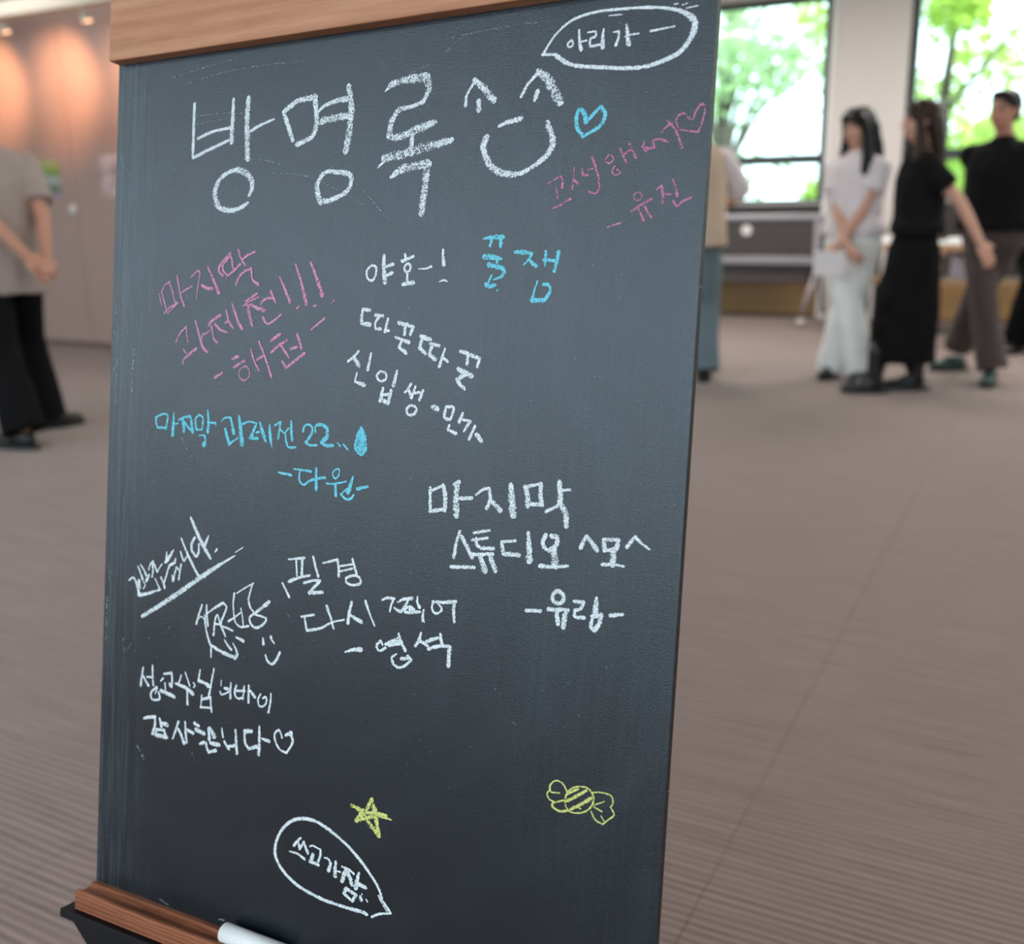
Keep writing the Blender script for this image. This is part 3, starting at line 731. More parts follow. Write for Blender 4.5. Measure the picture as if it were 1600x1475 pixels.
CHALK = [
    ('title', 'white', 'large white chalk heading across the top of the board',
     '969 464 29 967 648 30 969 938 29|1427 462 28 1424 621 38 1420 831 48|1022 773 24 1191 727 24 1400 706 24|969 941 27 1156 881 27 1384 814 26|1599 467 47 1590 614 51 1601 839 55 1612 982 60|1628 754 26 1754 707 21 1891 670 16|1507 1074 40 1404 1089 35 1302 1146 42 1250 1242 54 1269 1348 56 1350 1408 48 1462 1423 43|1462 1423 39 1557 1401 34 1631 1365 28|1500 1073 55 1598 1105 56 1669 1180 47 1673 1252 35|1673 1252 35 1641 1302 28|1993 621 39 2044 729 39 2103 863 39|1993 621 39 2138 544 42 2327 521 46|2320 520 51 2339 634 44 2351 753 47 2312 848 36|2312 848 38 2244 873 38 2150 901 39|2364 646 20 2431 603 30 2564 571 39 2662 569 50|2388 731 55 2486 714 61 2669 705 51|2666 469 48 2701 626 53 2697 779 60 2662 989 56|2509 1140 33 2435 1165 38 2383 1246 44 2387 1315 54|2387 1315 54 2429 1391 48|2429 1391 46 2546 1371 42 2678 1324 40 2729 1253 41 2706 1175 39 2509 1145 37|3034 541 16 3083 499 34|3077 499 45 3182 473 59 3331 466 71 3411 469 85|3411 469 85 3446 553 51 3397 655 32|3397 655 34 3294 682 29 3170 702 46 3105 780 50|3105 780 50 3086 897 47|3086 903 48 3194 910 57 3354 865 68 3511 821 49|3309 908 39 3303 1010 38|2991 1141 12 3052 1093 23|3051 1072 69 3215 1051 80 3460 1005 72 3675 969 40|3123 1222 28 3234 1166 62 3468 1138 72|3458 1132 68 3453 1295 62 3429 1520 56'),
    ('smiley', 'white', 'white chalk smiling face beside the heading',
     '3785 718 28 3795 635 21 3861 537 22|3856 537 47 3953 614 51 4032 700 55|3900 693 38 3902 762 39|4262 694 23 4317 604 21 4405 522 24|4400 521 45 4491 606 69 4581 752 85|4400 665 36 4378 730 26|4089 895 23 4178 868 32 4272 856 41|3986 971 47 3961 1043 58 4002 1145 53 4075 1218 53 4191 1259 43 4313 1251 31 4441 1185 36 4523 1109 44 4545 1025 50 4494 902 44'),
    ('speechbubble', 'white', 'white chalk speech bubble in the top right corner',
     '4426 403 19 4480 318 16 4553 241 16 4664 177 18 4831 148 17 5034 152 17 5251 169 19 5410 200 21 5508 240 30 5571 296 43 5576 360 43 5538 436 37 5474 502 32 5372 540 29 5233 571 26 5080 566 24 4913 544 25 4743 519 25 4626 484 29 4535 423 33|4421 402 20 4530 414 20|5421 169 7 5447 168 7|5478 182 8 5512 175 8|5505 206 6 5590 201 6|4936 186 4 5037 191 4|4656 324 14 4628 341 14 4624 364 14 4650 372 14 4665 356 14 4656 324 14|4707 259 14 4714 326 20 4731 401 27|4737 344 11 4772 341 11|4778 285 12 4837 283 12|4838 284 14 4842 315 14 4826 329 14|4826 323 14 4804 331 14 4797 355 14 4803 384 14|4803 385 16 4838 385 16 4880 380 16|4901 276 13 4897 336 24 4900 404 34|4977 306 11 5019 306 15|5019 308 14 5019 350 18 5001 399 21|5074 265 15 5085 328 25 5100 401 34|5069 348 12 5116 339 11 5173 338 11|5258 332 17 5344 325 13 5434 319 8'),
    ('heart', 'blue', 'blue chalk heart',
     '4803 923 29 4794 874 34 4755 825 29 4733 853 26 4725 909 31 4744 966 28 4785 1018 29|4806 923 22 4851 875 24 4913 822 27|4917 823 29 4951 875 30 4917 955 25 4790 1021 20'),
    ('message', 'faintpink', 'faded pink chalk message with a heart near the right edge',
     '4527 1343 10 4620 1297 15|4624 1297 17 4644 1329 17 4643 1382 17|4592 1367 10 4613 1457 10|4579 1525 14 4642 1503 15 4716 1463 17|4733 1237 7 4731 1317 11 4727 1394 15|4734 1330 21 4769 1353 20|4796 1249 13 4803 1293 14|4799 1295 15 4843 1301 15|4869 1177 20 4901 1247 19 4935 1336 13|4843 1263 12 4884 1254 12|4930 1344 13 4940 1392 13 4913 1432 14 4855 1416 14|5005 1162 11 4972 1200 11 5004 1225 12 5039 1196 11 5013 1165 12|5049 1247 12 5030 1286 11 5062 1311 12 5095 1297 12 5069 1272 12|5084 1128 13 5108 1173 16 5137 1229 18|5108 1176 17 5169 1133 16|5150 1097 18 5178 1146 18 5207 1198 18|5263 1093 13 5257 1128 13 5284 1160 13|5253 1127 20 5304 1140 19 5341 1135 19|5338 1133 11 5329 1086 13 5374 1080 15 5431 1101 18|5388 1036 13 5418 997 13 5457 980 13|5419 958 13 5475 1009 15 5510 1072 17 5540 1146 19|5510 1023 11 5487 964 11 5506 925 11 5550 919 14 5577 958 11 5610 962 11 5620 921 13 5658 864 15 5687 893 16 5677 975 12 5651 1052 14|5651 1052 11 5582 1039 11 5507 1024 11|5021 1677 12 5068 1663 11 5117 1652 12|5240 1438 10 5212 1453 10 5214 1485 10 5244 1497 10 5272 1470 10 5244 1439 10|5196 1569 18 5263 1528 18 5345 1489 18|5238 1539 16 5267 1587 16 5293 1639 16|5293 1541 18 5321 1581 18 5350 1617 18|5373 1428 11 5410 1401 11|5411 1403 17 5425 1469 17 5425 1527 17|5427 1446 13 5449 1464 13 5482 1464 13|5490 1369 19 5515 1420 19 5532 1478 19|5501 1509 14 5530 1551 14|5530 1551 14 5575 1516 16 5629 1494 17'),
    ('message', 'pink', 'large pink chalk message with three exclamation marks',
     '638 2128 12 662 2190 12 705 2289 12|606 2144 9 625 2205 9 651 2258 9|638 2128 12 677 2067 12 739 2036 12|726 2037 13 769 2113 13 805 2212 12 845 2227 12|845 2227 12 776 2277 13 718 2323 13|828 2233 13 744 2270 13 681 2321 13|823 1985 14 850 2068 15 875 2159 16 926 2261 18|874 2138 13 935 2110 12 1010 2080 12|1001 1994 12 1075 1942 12 1104 1959 12|1104 1959 12 1094 2025 10 1080 2114 9 1072 2198 7|1132 2071 26 1189 2096 28 1251 2101 31|1193 1910 17 1265 2019 27 1335 2136 38|1451 1793 17 1390 1847 20 1327 1908 23|1327 1908 19 1331 1953 19 1377 1986 19|1448 1819 18 1396 1873 19 1369 1905 19 1380 1946 19 1431 1987 19|1452 1797 24 1474 1852 19 1492 1925 14|1431 1989 21 1507 1944 20 1574 1891 20|1422 1998 8 1422 2034 8|1547 1766 22 1580 1839 17 1636 1907 13|1599 1847 18 1655 1815 18 1737 1786 18|1533 2072 14 1568 1999 17 1633 1952 20 1703 1928 23|1703 1928 20 1720 2022 19 1786 2067 25|835 2586 9 886 2503 13 956 2443 16|959 2443 13 969 2508 12 991 2582 11|931 2644 12 965 2681 12|929 2780 12 936 2737 15 998 2697 17|998 2697 30 1035 2668 26 1090 2635 22|1065 2386 13 1096 2460 18 1131 2551 22|1131 2551 22 1165 2619 24 1215 2663 27|1152 2545 9 1160 2507 13 1190 2501 16|1190 2501 16 1243 2472 10|1226 2432 16 1254 2392 23 1358 2337 29|1260 2429 16 1283 2514 16 1301 2550 16 1341 2580 15|1305 2417 22 1371 2464 20 1451 2484 12|1421 2402 18 1465 2384 18|1427 2286 13 1449 2354 15 1473 2404 17 1511 2444 19|1495 2230 15 1536 2319 20 1577 2397 24 1616 2448 28|1649 2216 16 1713 2178 19 1773 2145 22|1618 2255 9 1693 2214 13 1794 2175 16|1658 2247 13 1701 2242 13|1682 2257 31 1699 2335 29 1735 2422 25|1719 2240 26 1790 2272 30 1862 2290 36|1815 2241 12 1865 2195 20 1947 2179 27|1931 2126 24 1953 2169 19 1990 2223 15|1852 2349 22 1882 2392 22 1924 2404 21|1924 2404 17 1984 2371 17 2050 2326 17|2023 2006 15 2087 2116 23 2142 2216 31|2190 1900 15 2258 2054 26 2320 2229 38|2220 2271 19 2243 2254 19|2348 1885 18 2420 2014 31 2482 2158 42|2401 2251 19 2422 2246 19|2611 2199 8 2583 2235 8|1320 2891 23 1406 2844 23|2384 2448 14 2516 2353 21|1523 2717 22 1587 2693 27|1541 2792 17 1660 2729 25|1683 2774 11 1621 2801 11 1606 2861 11 1661 2902 11 1719 2868 11 1720 2808 11 1683 2774 11|1730 2628 15 1773 2726 17 1829 2806 19|1807 2716 22 1862 2686 22|1818 2558 16 1889 2680 19 1971 2856 22|1956 2547 26 2052 2490 26|1961 2651 19 2036 2591 24 2126 2541 29|2063 2582 21 2106 2632 21 2156 2685 21|2173 2614 24 2246 2591 23|2231 2487 21 2256 2534 21 2286 2608 21|2084 2722 21 2127 2774 21|2127 2776 19 2218 2715 23 2319 2647 26'),
    ('message', 'white', 'small white chalk message below the heading',
     '2973 1917 19 2926 1965 19 2942 2029 18 2990 2039 19 3018 1990 19 3016 1935 19 2973 1917 19|3090 1845 32 3093 1955 36 3111 2054 40|3101 1936 19 3181 1913 27|3105 2009 22 3177 1982 27|3293 1837 21 3306 1885 21|3267 1891 24 3373 1853 23|3319 1907 18 3292 1939 18 3308 1975 18 3344 1964 18 3346 1924 18 3319 1907 18|3323 1981 21 3324 2053 21|3285 2073 29 3382 2063 37|3425 1953 6 3493 1952 14 3543 1936 20|3646 1806 15 3648 1861 23 3660 1924 31|3628 2055 10 3664 2044 13 3698 2053 15'),
    ('message', 'blue', 'thick light blue chalk word beside the small white message',
     '3999 1733 10 4083 1724 33 4171 1724 38|4077 1739 23 4063 1789 23|4159 1734 29 4156 1794 29|4027 1867 47 4097 1874 41 4167 1887 21|4131 1889 21 4132 1913 20|4064 1929 38 4118 1942 33 4180 1957 27|4182 1957 29 4198 1988 28 4173 2022 23 4107 2043 12|4094 2007 12 4074 2043 18 4061 2079 22|4054 2081 44 4088 2091 36 4132 2082 16|4155 2117 6 4142 2132 6|4279 1840 20 4342 1840 32 4423 1854 25|4422 1862 20 4399 1898 17 4361 1936 13|4404 1898 22 4438 1927 26 4466 1944 31|4539 1840 25 4539 1886 20 4540 1943 13|4527 1900 23 4580 1905 22 4617 1911 23|4644 1844 27 4636 1902 25 4619 1986 23|4486 2055 12 4466 2112 15 4453 2169 19 4447 2197 22|4536 2082 24 4570 2082 26 4595 2101 15|4595 2101 17 4587 2145 25 4551 2197 27|4444 2197 36 4493 2199 32 4546 2199 30'),
    ('message', 'white', 'white chalk message slanting down in the middle of the board',
     '2978 2281 22 2910 2274 30|2910 2274 27 2898 2334 27 2901 2389 27|2901 2389 25 2985 2397 32|3033 2320 24 3108 2326 24|3071 2334 24 3036 2381 25 3044 2430 24|3044 2430 24 3087 2432 32|3157 2349 24 3145 2404 24 3133 2453 24|3132 2441 22 3171 2443 22|3265 2379 32 3332 2400 32|3329 2402 26 3322 2472 27|3332 2390 29 3402 2411 29|3402 2411 26 3380 2471 26|3235 2494 19 3369 2534 31|3296 2529 24 3277 2575 23|3277 2575 23 3348 2619 29|3481 2484 34 3567 2508 34|3493 2496 26 3472 2574 31|3472 2574 29 3528 2617 29|3569 2539 26 3652 2554 26|3587 2553 31 3567 2625 31|3572 2628 38 3621 2660 39|3709 2574 15 3664 2716 28|3691 2646 23 3738 2674 23|3851 2594 26 3920 2607 25|3920 2607 22 3914 2689 23|3941 2618 28 4023 2643 27|4023 2643 25 4007 2707 25|3842 2730 38 3960 2779 37|3905 2769 31 3836 2809 31|3829 2809 28 3866 2853 28 3902 2881 28|2780 2702 25 2839 2659 22 2883 2616 19|2836 2663 25 2889 2732 39|3008 2628 19 2982 2764 27|2874 2793 16 2858 2862 16|2858 2865 20 2951 2889 36|3110 2770 19 3072 2810 19 3110 2852 19 3163 2832 19 3160 2785 19 3110 2770 19|3269 2761 19 3242 2880 35|3140 2906 22 3119 3012 33|3223 2921 30 3195 3029 30|3143 2961 22 3217 2952 22|3123 3005 36 3199 3020 35|3409 2861 21 3376 2915 21 3355 2931 22|3382 2902 22 3420 2970 29|3453 2881 19 3422 2967 19|3435 2936 21 3492 2925 21|3522 2909 23 3495 2986 23|3412 3031 21 3375 3069 21 3402 3111 21 3456 3096 21 3467 3050 21 3412 3031 21|3619 3036 34 3662 3050 44|3745 3030 23 3733 3110 23 3786 3129 23|3786 3129 23 3810 3074 23 3810 3027 23 3745 3030 23|3899 3069 18 3869 3142 28|3781 3171 21 3770 3207 20|3770 3207 20 3845 3232 30|3903 3122 18 3967 3131 28|3967 3131 28 3917 3210 18|4014 3163 23 3966 3270 23|4032 3230 38 4074 3271 38'),
    ('message', 'blue', 'light blue chalk message with the number 22 and a water drop',
     '612 3283 18 663 3258 18 720 3241 18|720 3241 19 764 3255 19 759 3311 19 745 3381 19|622 3284 21 618 3319 21 638 3373 21|635 3373 21 745 3370 21|837 3229 16 838 3320 26 832 3432 37|844 3330 16 894 3321 16|902 3291 12 960 3265 17 1042 3248 22|950 3277 31 963 3326 32 970 3387 32|952 3280 20 1009 3337 21 1052 3370 20|1046 3249 22 1063 3314 28 1080 3388 34|1151 3229 17 1113 3261 19 1111 3315 21 1126 3364 23|1154 3229 15 1197 3253 17 1199 3306 19 1191 3360 20|1124 3365 17 1195 3360 17|1254 3185 18 1265 3276 24 1262 3381 31|1277 3290 17 1352 3292 17|1352 3292 12 1357 3309 12|1159 3415 11 1224 3408 11|1224 3408 17 1238 3444 30 1222 3495 44|1421 3270 12 1459 3240 15 1519 3232 18|1528 3235 22 1547 3293 28 1569 3369 34|1468 3337 27 1495 3407 31 1522 3468 35|1522 3470 24 1564 3439 17 1627 3404 11|1626 3218 25 1646 3320 40 1672 3458 54|1672 3282 19 1743 3256 16 1832 3270 13|1830 3270 21 1797 3330 26 1769 3400 32|1758 3401 30 1844 3397 29|1823 3348 16 1865 3339 16|1865 3258 15 1898 3337 40 1940 3419 22|1971 3268 13 1979 3353 33 2006 3462 10|2030 3272 18 2092 3241 18|2092 3241 16 2084 3314 18 2071 3384 19|2093 3307 13 2147 3341 13|2142 3335 13 2183 3288 13|2208 3228 21 2214 3312 26 2226 3385 31|2151 3342 16 2158 3401 16|2158 3401 19 2190 3450 19 2266 3447 19|2339 3308 19 2353 3262 16 2393 3245 17 2436 3267 19 2433 3318 23 2403 3365 25 2375 3396 26|2375 3396 19 2418 3419 18 2492 3414 17|2473 3306 16 2468 3259 17 2517 3238 29 2591 3264 31 2591 3341 38 2541 3385 36|2544 3392 21 2586 3408 26 2661 3405 29|2707 3378 11 2736 3404 18|2770 3389 17 2820 3433 10|2940 3234 14 2913 3301 31 2890 3378 27|2890 3378 27 2900 3421 32 2934 3450 25|2944 3234 16 2974 3298 30 2991 3371 31|2991 3371 31 2992 3415 32 2967 3453 25|2941 3250 21 2934 3331 42 2923 3420 41|2943 3250 21 2950 3330 39 2948 3393 42 2952 3454 34|2959 3305 27 2971 3423 34|2093 3676 18 2231 3688 22|2257 3632 12 2340 3635 17 2442 3639 23|2324 3642 17 2320 3708 18 2346 3753 17 2379 3758 18|2379 3758 18 2426 3725 19 2489 3701 21 2594 3681 23|2498 3603 17 2500 3680 26 2508 3786 34|2719 3593 13 2677 3621 13 2675 3657 13 2704 3678 14 2737 3645 15 2739 3607 15 2719 3593 15|2611 3726 14 2667 3726 14 2745 3711 14 2814 3693 14|2704 3721 20 2715 3826 25|2882 3649 15 2862 3714 31 2838 3780 46|2818 3757 18 2765 3805 18|2769 3805 18 2798 3829 19 2838 3842 20 2877 3825 22 2894 3801 22|2929 3745 30 3035 3718 17'),
    ('message', 'white', 'white chalk message right of centre with two caret eyes',
     '3636 3675 26 3647 3862 26|3656 3694 21 3761 3644 21|3757 3646 37 3781 3741 36 3780 3839 37|3643 3862 26 3782 3831 26|3854 3629 28 3898 3608 36|3881 3618 38 3878 3732 49 3890 3868 59|3913 3734 28 4021 3722 28|4054 3694 18 4112 3649 20 4167 3633 22|4165 3635 28 4183 3716 27 4154 3789 28|4183 3722 30 4274 3792 42|4354 3590 36 4366 3687 52 4387 3815 66|4477 3596 35 4501 3663 40 4509 3734 44|4484 3596 24 4609 3560 24|4606 3562 33 4608 3642 34 4628 3718 34|4537 3724 29 4626 3715 29|4758 3533 33 4771 3628 39 4775 3695 45|4793 3594 19 4848 3585 19|4660 3766 22 4763 3708 21|4775 3701 43 4823 3759 42 4835 3857 43|3928 3990 21 3899 4089 26 3885 4201 31|3944 4030 28 4004 4113 31 4049 4182 35|3862 4280 26 4074 4258 25|4051 3991 21 4191 3957 20|4041 4049 21 4177 4017 20|4078 4033 26 4086 4080 26 4126 4102 25|4126 4102 28 4233 4093 27|4055 4161 28 4229 4137 27|4123 4173 40 4170 4274 50|4210 4163 35 4259 4263 43|4302 4032 23 4419 4013 22|4302 4035 30 4320 4118 30|4321 4122 32 4458 4117 32|4524 3938 27 4537 4041 41 4544 4150 56|4671 3940 32 4649 3994 30 4664 4032 28 4708 4056 26|4708 4056 33 4763 4004 33 4766 3949 33 4716 3943 33|4741 4052 53 4767 4158 60|4636 4179 32 4743 4172 25 4866 4151 19|4961 4004 31 4982 3951 27 5004 3912 23|5004 3912 23 5043 3955 30 5091 4006 37|5143 3922 30 5149 4005 29|5143 3922 25 5255 3913 25|5255 3915 30 5242 3981 30|5149 4005 22 5242 3981 23|5219 3991 44 5220 4097 43|5137 4109 25 5214 4097 21 5308 4099 16|5323 3957 29 5349 3916 25 5378 3880 20|5378 3880 25 5424 3913 18 5493 3956 11|4542 4532 27 4663 4517 27|4791 4341 26 4754 4389 27 4772 4436 28 4828 4432 29 4850 4381 30 4791 4341 31|4725 4496 29 4887 4479 29|4795 4504 33 4813 4595 33|4866 4493 37 4858 4611 38|4932 4407 23 5011 4402 24|5011 4402 24 4990 4453 24 4942 4473 24|4942 4473 26 4951 4521 26 5022 4516 26|5109 4357 21 5107 4470 51|5091 4501 25 5077 4576 26 5109 4596 26|5109 4596 35 5142 4544 34 5153 4477 34|5084 4498 29 5150 4481 27|5227 4470 34 5322 4448 18'),
    ('signature', 'white', 'scrawled white chalk note with a long slanting underline',
     '330 4844 17 379 4810 18 416 4837 19|416 4837 22 446 4898 25 469 4962 28|462 4964 37 570 4939 28 737 4878 18|441 4697 13 478 4753 19 508 4810 24|473 4675 11 519 4718 16 555 4774 21|589 4761 28 558 4819 28|460 4829 33 472 4897 33|519 4830 11 543 4861 11 518 4900 12|581 4713 14 607 4646 14 630 4637 14|624 4638 20 639 4703 20 631 4772 20|633 4622 17 671 4681 20 693 4717 22|693 4717 17 724 4671 13 754 4635 10|671 4783 13 706 4833 17 737 4878 21|809 4517 12 801 4569 16 797 4617 19|795 4613 31 841 4561 32 891 4488 14|921 4567 19 912 4603 19|916 4603 24 861 4630 24|849 4632 22 830 4679 20 816 4724 18|743 4762 15 771 4801 19 797 4854 24|809 4742 18 786 4811 18|885 4723 14 899 4775 25|903 4771 17 916 4698 17|919 4704 16 934 4642 17 959 4663 17|992 4608 19 980 4678 19 969 4754 19|979 4494 17 1006 4551 18 1031 4574 19|1031 4574 16 1057 4533 16|984 4371 16 1037 4458 21 1106 4562 25|1106 4562 25 1164 4638 24 1218 4698 25|1147 4346 22 1110 4409 26 1117 4467 24|1117 4467 26 1170 4516 27 1202 4474 21|1202 4474 19 1200 4399 19|1090 4170 22 1172 4296 35 1255 4410 36 1345 4511 27|1271 4408 27 1292 4359 20 1314 4311 13|1419 4423 20 1395 4452 8|516 5163 31 857 4954 42 1224 4707 43 1377 4608 38|1377 4608 36 1503 4531 23 1633 4454 11|1638 4424 7 1724 4369 7'),
    ('smiley', 'white', 'tiny white chalk smiling face beside the looping autograph',
     '1989 5142 16 1998 5191 29|2079 5117 28 2092 5143 22 2118 5168 14|2025 5287 17 2053 5338 21 2101 5354 25 2143 5317 23 2185 5238 22'),
    ('signature', 'white', 'looping white chalk autograph',
     '1263 4948 16 1231 5041 18 1202 5133 19|1223 5077 12 1264 5057 12 1309 5087 12|1320 4940 16 1325 5022 19 1345 5129 20|1302 5037 17 1316 5130 18 1351 5239 19 1386 5300 21|1386 5300 25 1512 5338 29 1677 5371 36|1677 5371 33 1708 5330 24|1705 5337 22 1687 5292 17 1647 5240 11|1392 5310 17 1395 5408 17|1333 5016 15 1417 4955 20 1516 4895 24|1515 4891 15 1556 4923 18 1542 4978 20|1542 4978 20 1507 5054 19 1497 5103 18|1497 5103 18 1527 5146 17 1556 5192 18|1494 5107 15 1556 5112 18 1640 5128 20|1416 5202 23 1423 5102 18 1436 5035 15 1458 5014 16 1489 5093 18|1423 5100 16 1497 5094 16|1544 5222 12 1586 5267 18 1633 5302 23|1682 5181 15 1767 5203 28|1644 4791 17 1635 4871 16 1639 4929 15 1650 4986 13|1650 4986 15 1668 5048 16 1730 5080 17 1824 5059 18|1588 5050 20 1658 5004 16 1726 4952 12|1726 4914 12 1744 4973 13 1760 5059 15|1674 4785 12 1752 4735 12 1861 4670 12|1854 4673 14 1824 4758 16 1809 4829 17|1809 4829 18 1834 4890 17 1881 4930 16|1881 4935 21 1831 4986 19 1853 5044 20 1917 5061 23 1989 5018 23 2016 4962 19 1897 4946 16|1882 4944 18 1953 4885 26 2045 4814 34'),
    ('message', 'white', 'white chalk message of three lines below the centre',
     '2239 4415 14 2327 4398 19 2414 4382 23|2321 4408 18 2337 4543 18|2389 4394 23 2388 4532 23|2252 4606 28 2361 4558 24 2476 4525 18|2503 4360 18 2529 4434 22 2566 4522 25|2415 4598 21 2504 4566 21 2590 4555 21|2583 4563 23 2520 4626 23 2477 4673 23|2477 4676 30 2617 4649 29|2183 4628 17 2263 4740 24|2610 4402 14 2758 4355 22|2758 4355 22 2775 4424 22 2778 4493 22|2786 4408 15 2914 4375 15|2788 4451 16 2916 4412 15|2912 4332 20 2936 4394 23 2959 4454 26|2913 4470 20 2856 4500 20 2865 4539 20 2930 4548 20 2999 4527 20 3002 4488 20 2962 4466 20 2913 4470 20|2404 4890 19 2538 4855 19|2437 4886 21 2453 4951 21 2468 4998 21|2468 5000 26 2614 4958 21 2737 4888 17 2857 4850 13|2667 4763 27 2709 4841 22 2750 4942 18|2925 4693 23 2905 4772 26 2895 4874 31|2912 4801 27 3029 4844 33|3064 4664 24 3105 4753 18 3165 4856 13|3227 4632 16 3276 4608 20 3346 4605 24|3338 4612 19 3317 4666 17 3307 4717 14|3349 4679 16 3387 4698 24 3416 4699 32|3377 4629 14 3433 4598 22 3513 4580 30|3479 4592 24 3459 4641 24 3438 4679 23|3441 4681 27 3468 4701 27 3525 4691 27|3525 4691 30 3599 4676 18|3449 4672 24 3500 4650 23 3541 4669 24|3495 4671 24 3531 4680 23|3567 4558 14 3566 4602 21 3591 4641 28|3632 4656 16 3626 4705 21 3627 4744 25|3627 4744 13 3643 4753 12|3718 4576 19 3708 4626 19 3728 4663 19 3765 4664 18 3795 4638 19 3790 4609 19 3760 4585 19|3712 4577 21 3807 4571 25 3922 4548 29|3908 4552 29 3909 4631 26 3919 4713 23|2880 5121 14 2959 5088 27 3038 5073 40|3234 4969 24 3197 5008 24 3208 5046 24 3238 5049 24 3284 5021 24|3237 4971 16 3253 4999 16|3280 4992 21 3337 4961 28 3400 4933 34|3312 4992 30 3373 4975 30 3419 4960 30|3402 4886 21 3430 4946 25 3474 5013 29|3392 5053 12 3347 5093 19 3365 5140 26|3365 5140 26 3413 5162 21 3481 5135 21 3536 5077 24|3536 5077 21 3500 5055 27|3501 5073 24 3438 5085 25|3617 4848 21 3601 4904 25 3567 4959 29|3607 4913 25 3642 4922 25 3682 4938 25|3670 4913 31 3713 4887 27 3776 4860 23|3797 4828 22 3805 4872 27 3816 4909 31|3692 4963 26 3761 4935 26 3827 4917 26 3894 4914 25|3886 4920 41 3885 4980 37 3885 5069 33'),
    ('message', 'white', 'white chalk thank-you message with a heart near the lower left',
     '550 5646 17 533 5748 20 526 5825 23|550 5727 23 626 5807 26|605 5727 18 682 5718 18|671 5608 18 676 5706 20 689 5793 22|733 5801 18 665 5866 19 673 5926 19 733 5926 19 777 5903 20 759 5845 20|740 5809 14 719 5869 14|822 5661 22 919 5637 22|919 5637 18 926 5697 21 921 5769 24|896 5739 22 905 5761 22|778 5740 10 812 5704 20|838 5746 16 846 5807 16|790 5827 31 871 5839 33 960 5854 36|1039 5636 14 1025 5680 16 1006 5728 18|1087 5600 12 1150 5720 17|977 5727 24 1099 5744 32 1187 5782 39|1117 5754 18 1129 5894 22|1194 5680 14 1212 5703 14 1196 5723 14|1270 5547 16 1252 5650 19|1252 5653 23 1311 5655 29 1374 5676 35|1436 5506 15 1415 5611 19 1386 5769 23|1300 5775 14 1294 5889 14|1302 5815 25 1406 5778 26|1404 5783 18 1426 5908 17|1290 5891 18 1424 5871 17|1528 5596 8 1528 5650 12|1519 5703 15 1542 5728 15 1644 5676 15|1572 5664 27 1638 5664 26|1642 5601 13 1641 5741 27|1708 5614 17 1687 5672 17 1706 5719 17 1744 5730 17|1710 5664 21 1804 5647 21|1797 5602 15 1786 5723 19|1744 5729 19 1786 5709 19|1849 5589 17 1852 5742 24|1865 5632 22 1923 5679 28|1986 5644 17 1961 5697 17 1974 5746 16 2016 5749 16 2055 5708 17 2048 5656 17 2015 5675 17|2103 5617 13 2103 5679 17 2083 5788 22|583 6130 25 654 6104 29 725 6090 34|725 6090 22 724 6172 26 699 6256 31|783 6095 22 809 6165 29|804 6132 27 877 6134 44|749 6205 27 849 6193 26|749 6210 25 739 6263 25|745 6262 37 878 6254 37|846 6196 28 867 6251 29|1022 6077 24 991 6167 21 957 6252 17|1025 6146 24 1068 6203 27 1102 6265 31|1106 6064 20 1117 6161 22 1133 6253 26|1140 6132 26 1209 6147 36|1221 6053 30 1274 6068 30|1241 6106 32 1338 6126 42|1394 6068 23 1411 6171 32|1408 6058 25 1465 6123 52|1296 6232 24 1348 6207 36|1372 6207 26 1382 6247 25 1409 6286 25|1408 6283 24 1492 6252 29|1426 6196 30 1523 6195 42|1554 6034 15 1573 6113 19|1590 6147 23 1618 6180 23 1649 6208 23|1644 6183 23 1718 6161 31|1717 6018 21 1727 6111 26 1741 6226 31|1827 6007 37 1902 5992 37|1824 6012 22 1832 6108 23 1878 6155 22|1878 6155 28 1964 6119 34|1989 5934 22 1995 6057 27 1995 6183 33|2021 6033 14 2105 6042 35|2248 5980 18 2211 5919 18 2163 5969 18 2177 6029 18 2225 6086 18 2302 6105 18|2302 6105 18 2355 6023 22 2366 5972 26 2340 5933 29|2344 5919 37 2285 5951 20'),
    ('speechbubble', 'white', 'white chalk speech bubble at the bottom of the board',
     '3362 7114 25 3321 7033 22 3235 6943 25 3116 6841 27 2970 6747 25 2815 6679 27 2659 6633 28 2521 6638 28 2400 6684 27 2298 6777 25 2232 6901 24 2218 7013 27 2251 7091 26 2336 7170 28 2464 7236 28 2623 7274 26 2797 7293 27 2966 7293 27 3115 7287 29 3181 7285 30 3218 7293 30|3327 7102 17 3392 7153 20 3455 7214 22|3334 7122 9 3415 7209 9|3267 7300 19 3342 7253 17 3458 7214 15|2424 6901 22 2461 6850 22 2495 6817 22|2468 6845 22 2487 6915 22|2487 6919 22 2531 6843 22|2531 6843 22 2555 6891 24 2579 6928 26|2381 6964 14 2467 6964 18 2549 6992 22|2598 6866 15 2632 6850 15 2714 6866 15|2714 6866 15 2713 6921 21 2692 6972 26|2633 6931 34 2619 6988 34|2605 6997 28 2652 6997 28 2696 7003 27|2756 6924 11 2798 6923 16 2830 6957 21|2823 6959 27 2806 7023 34|2879 6925 23 2876 6990 33 2879 7051 43|2892 7006 15 2929 7004 15|2943 6953 14 3002 6954 17 3070 6982 19|2986 6975 38 2968 7022 37 2952 7075 38|3003 6977 41 3035 7031 38 3054 7078 35|3122 6961 22 3105 7033 34 3096 7094 46|3123 7056 33 3197 7067 33|2997 7129 29 2975 7177 28|2975 7177 25 3066 7219 25|2997 7129 29 3101 7156 29|3101 7156 30 3068 7218 31|3148 7160 28 3159 7186 28|3207 7165 12 3220 7182 12|3160 7129 7 3165 7141 8'),
    ('star', 'yellow', 'yellow chalk star',
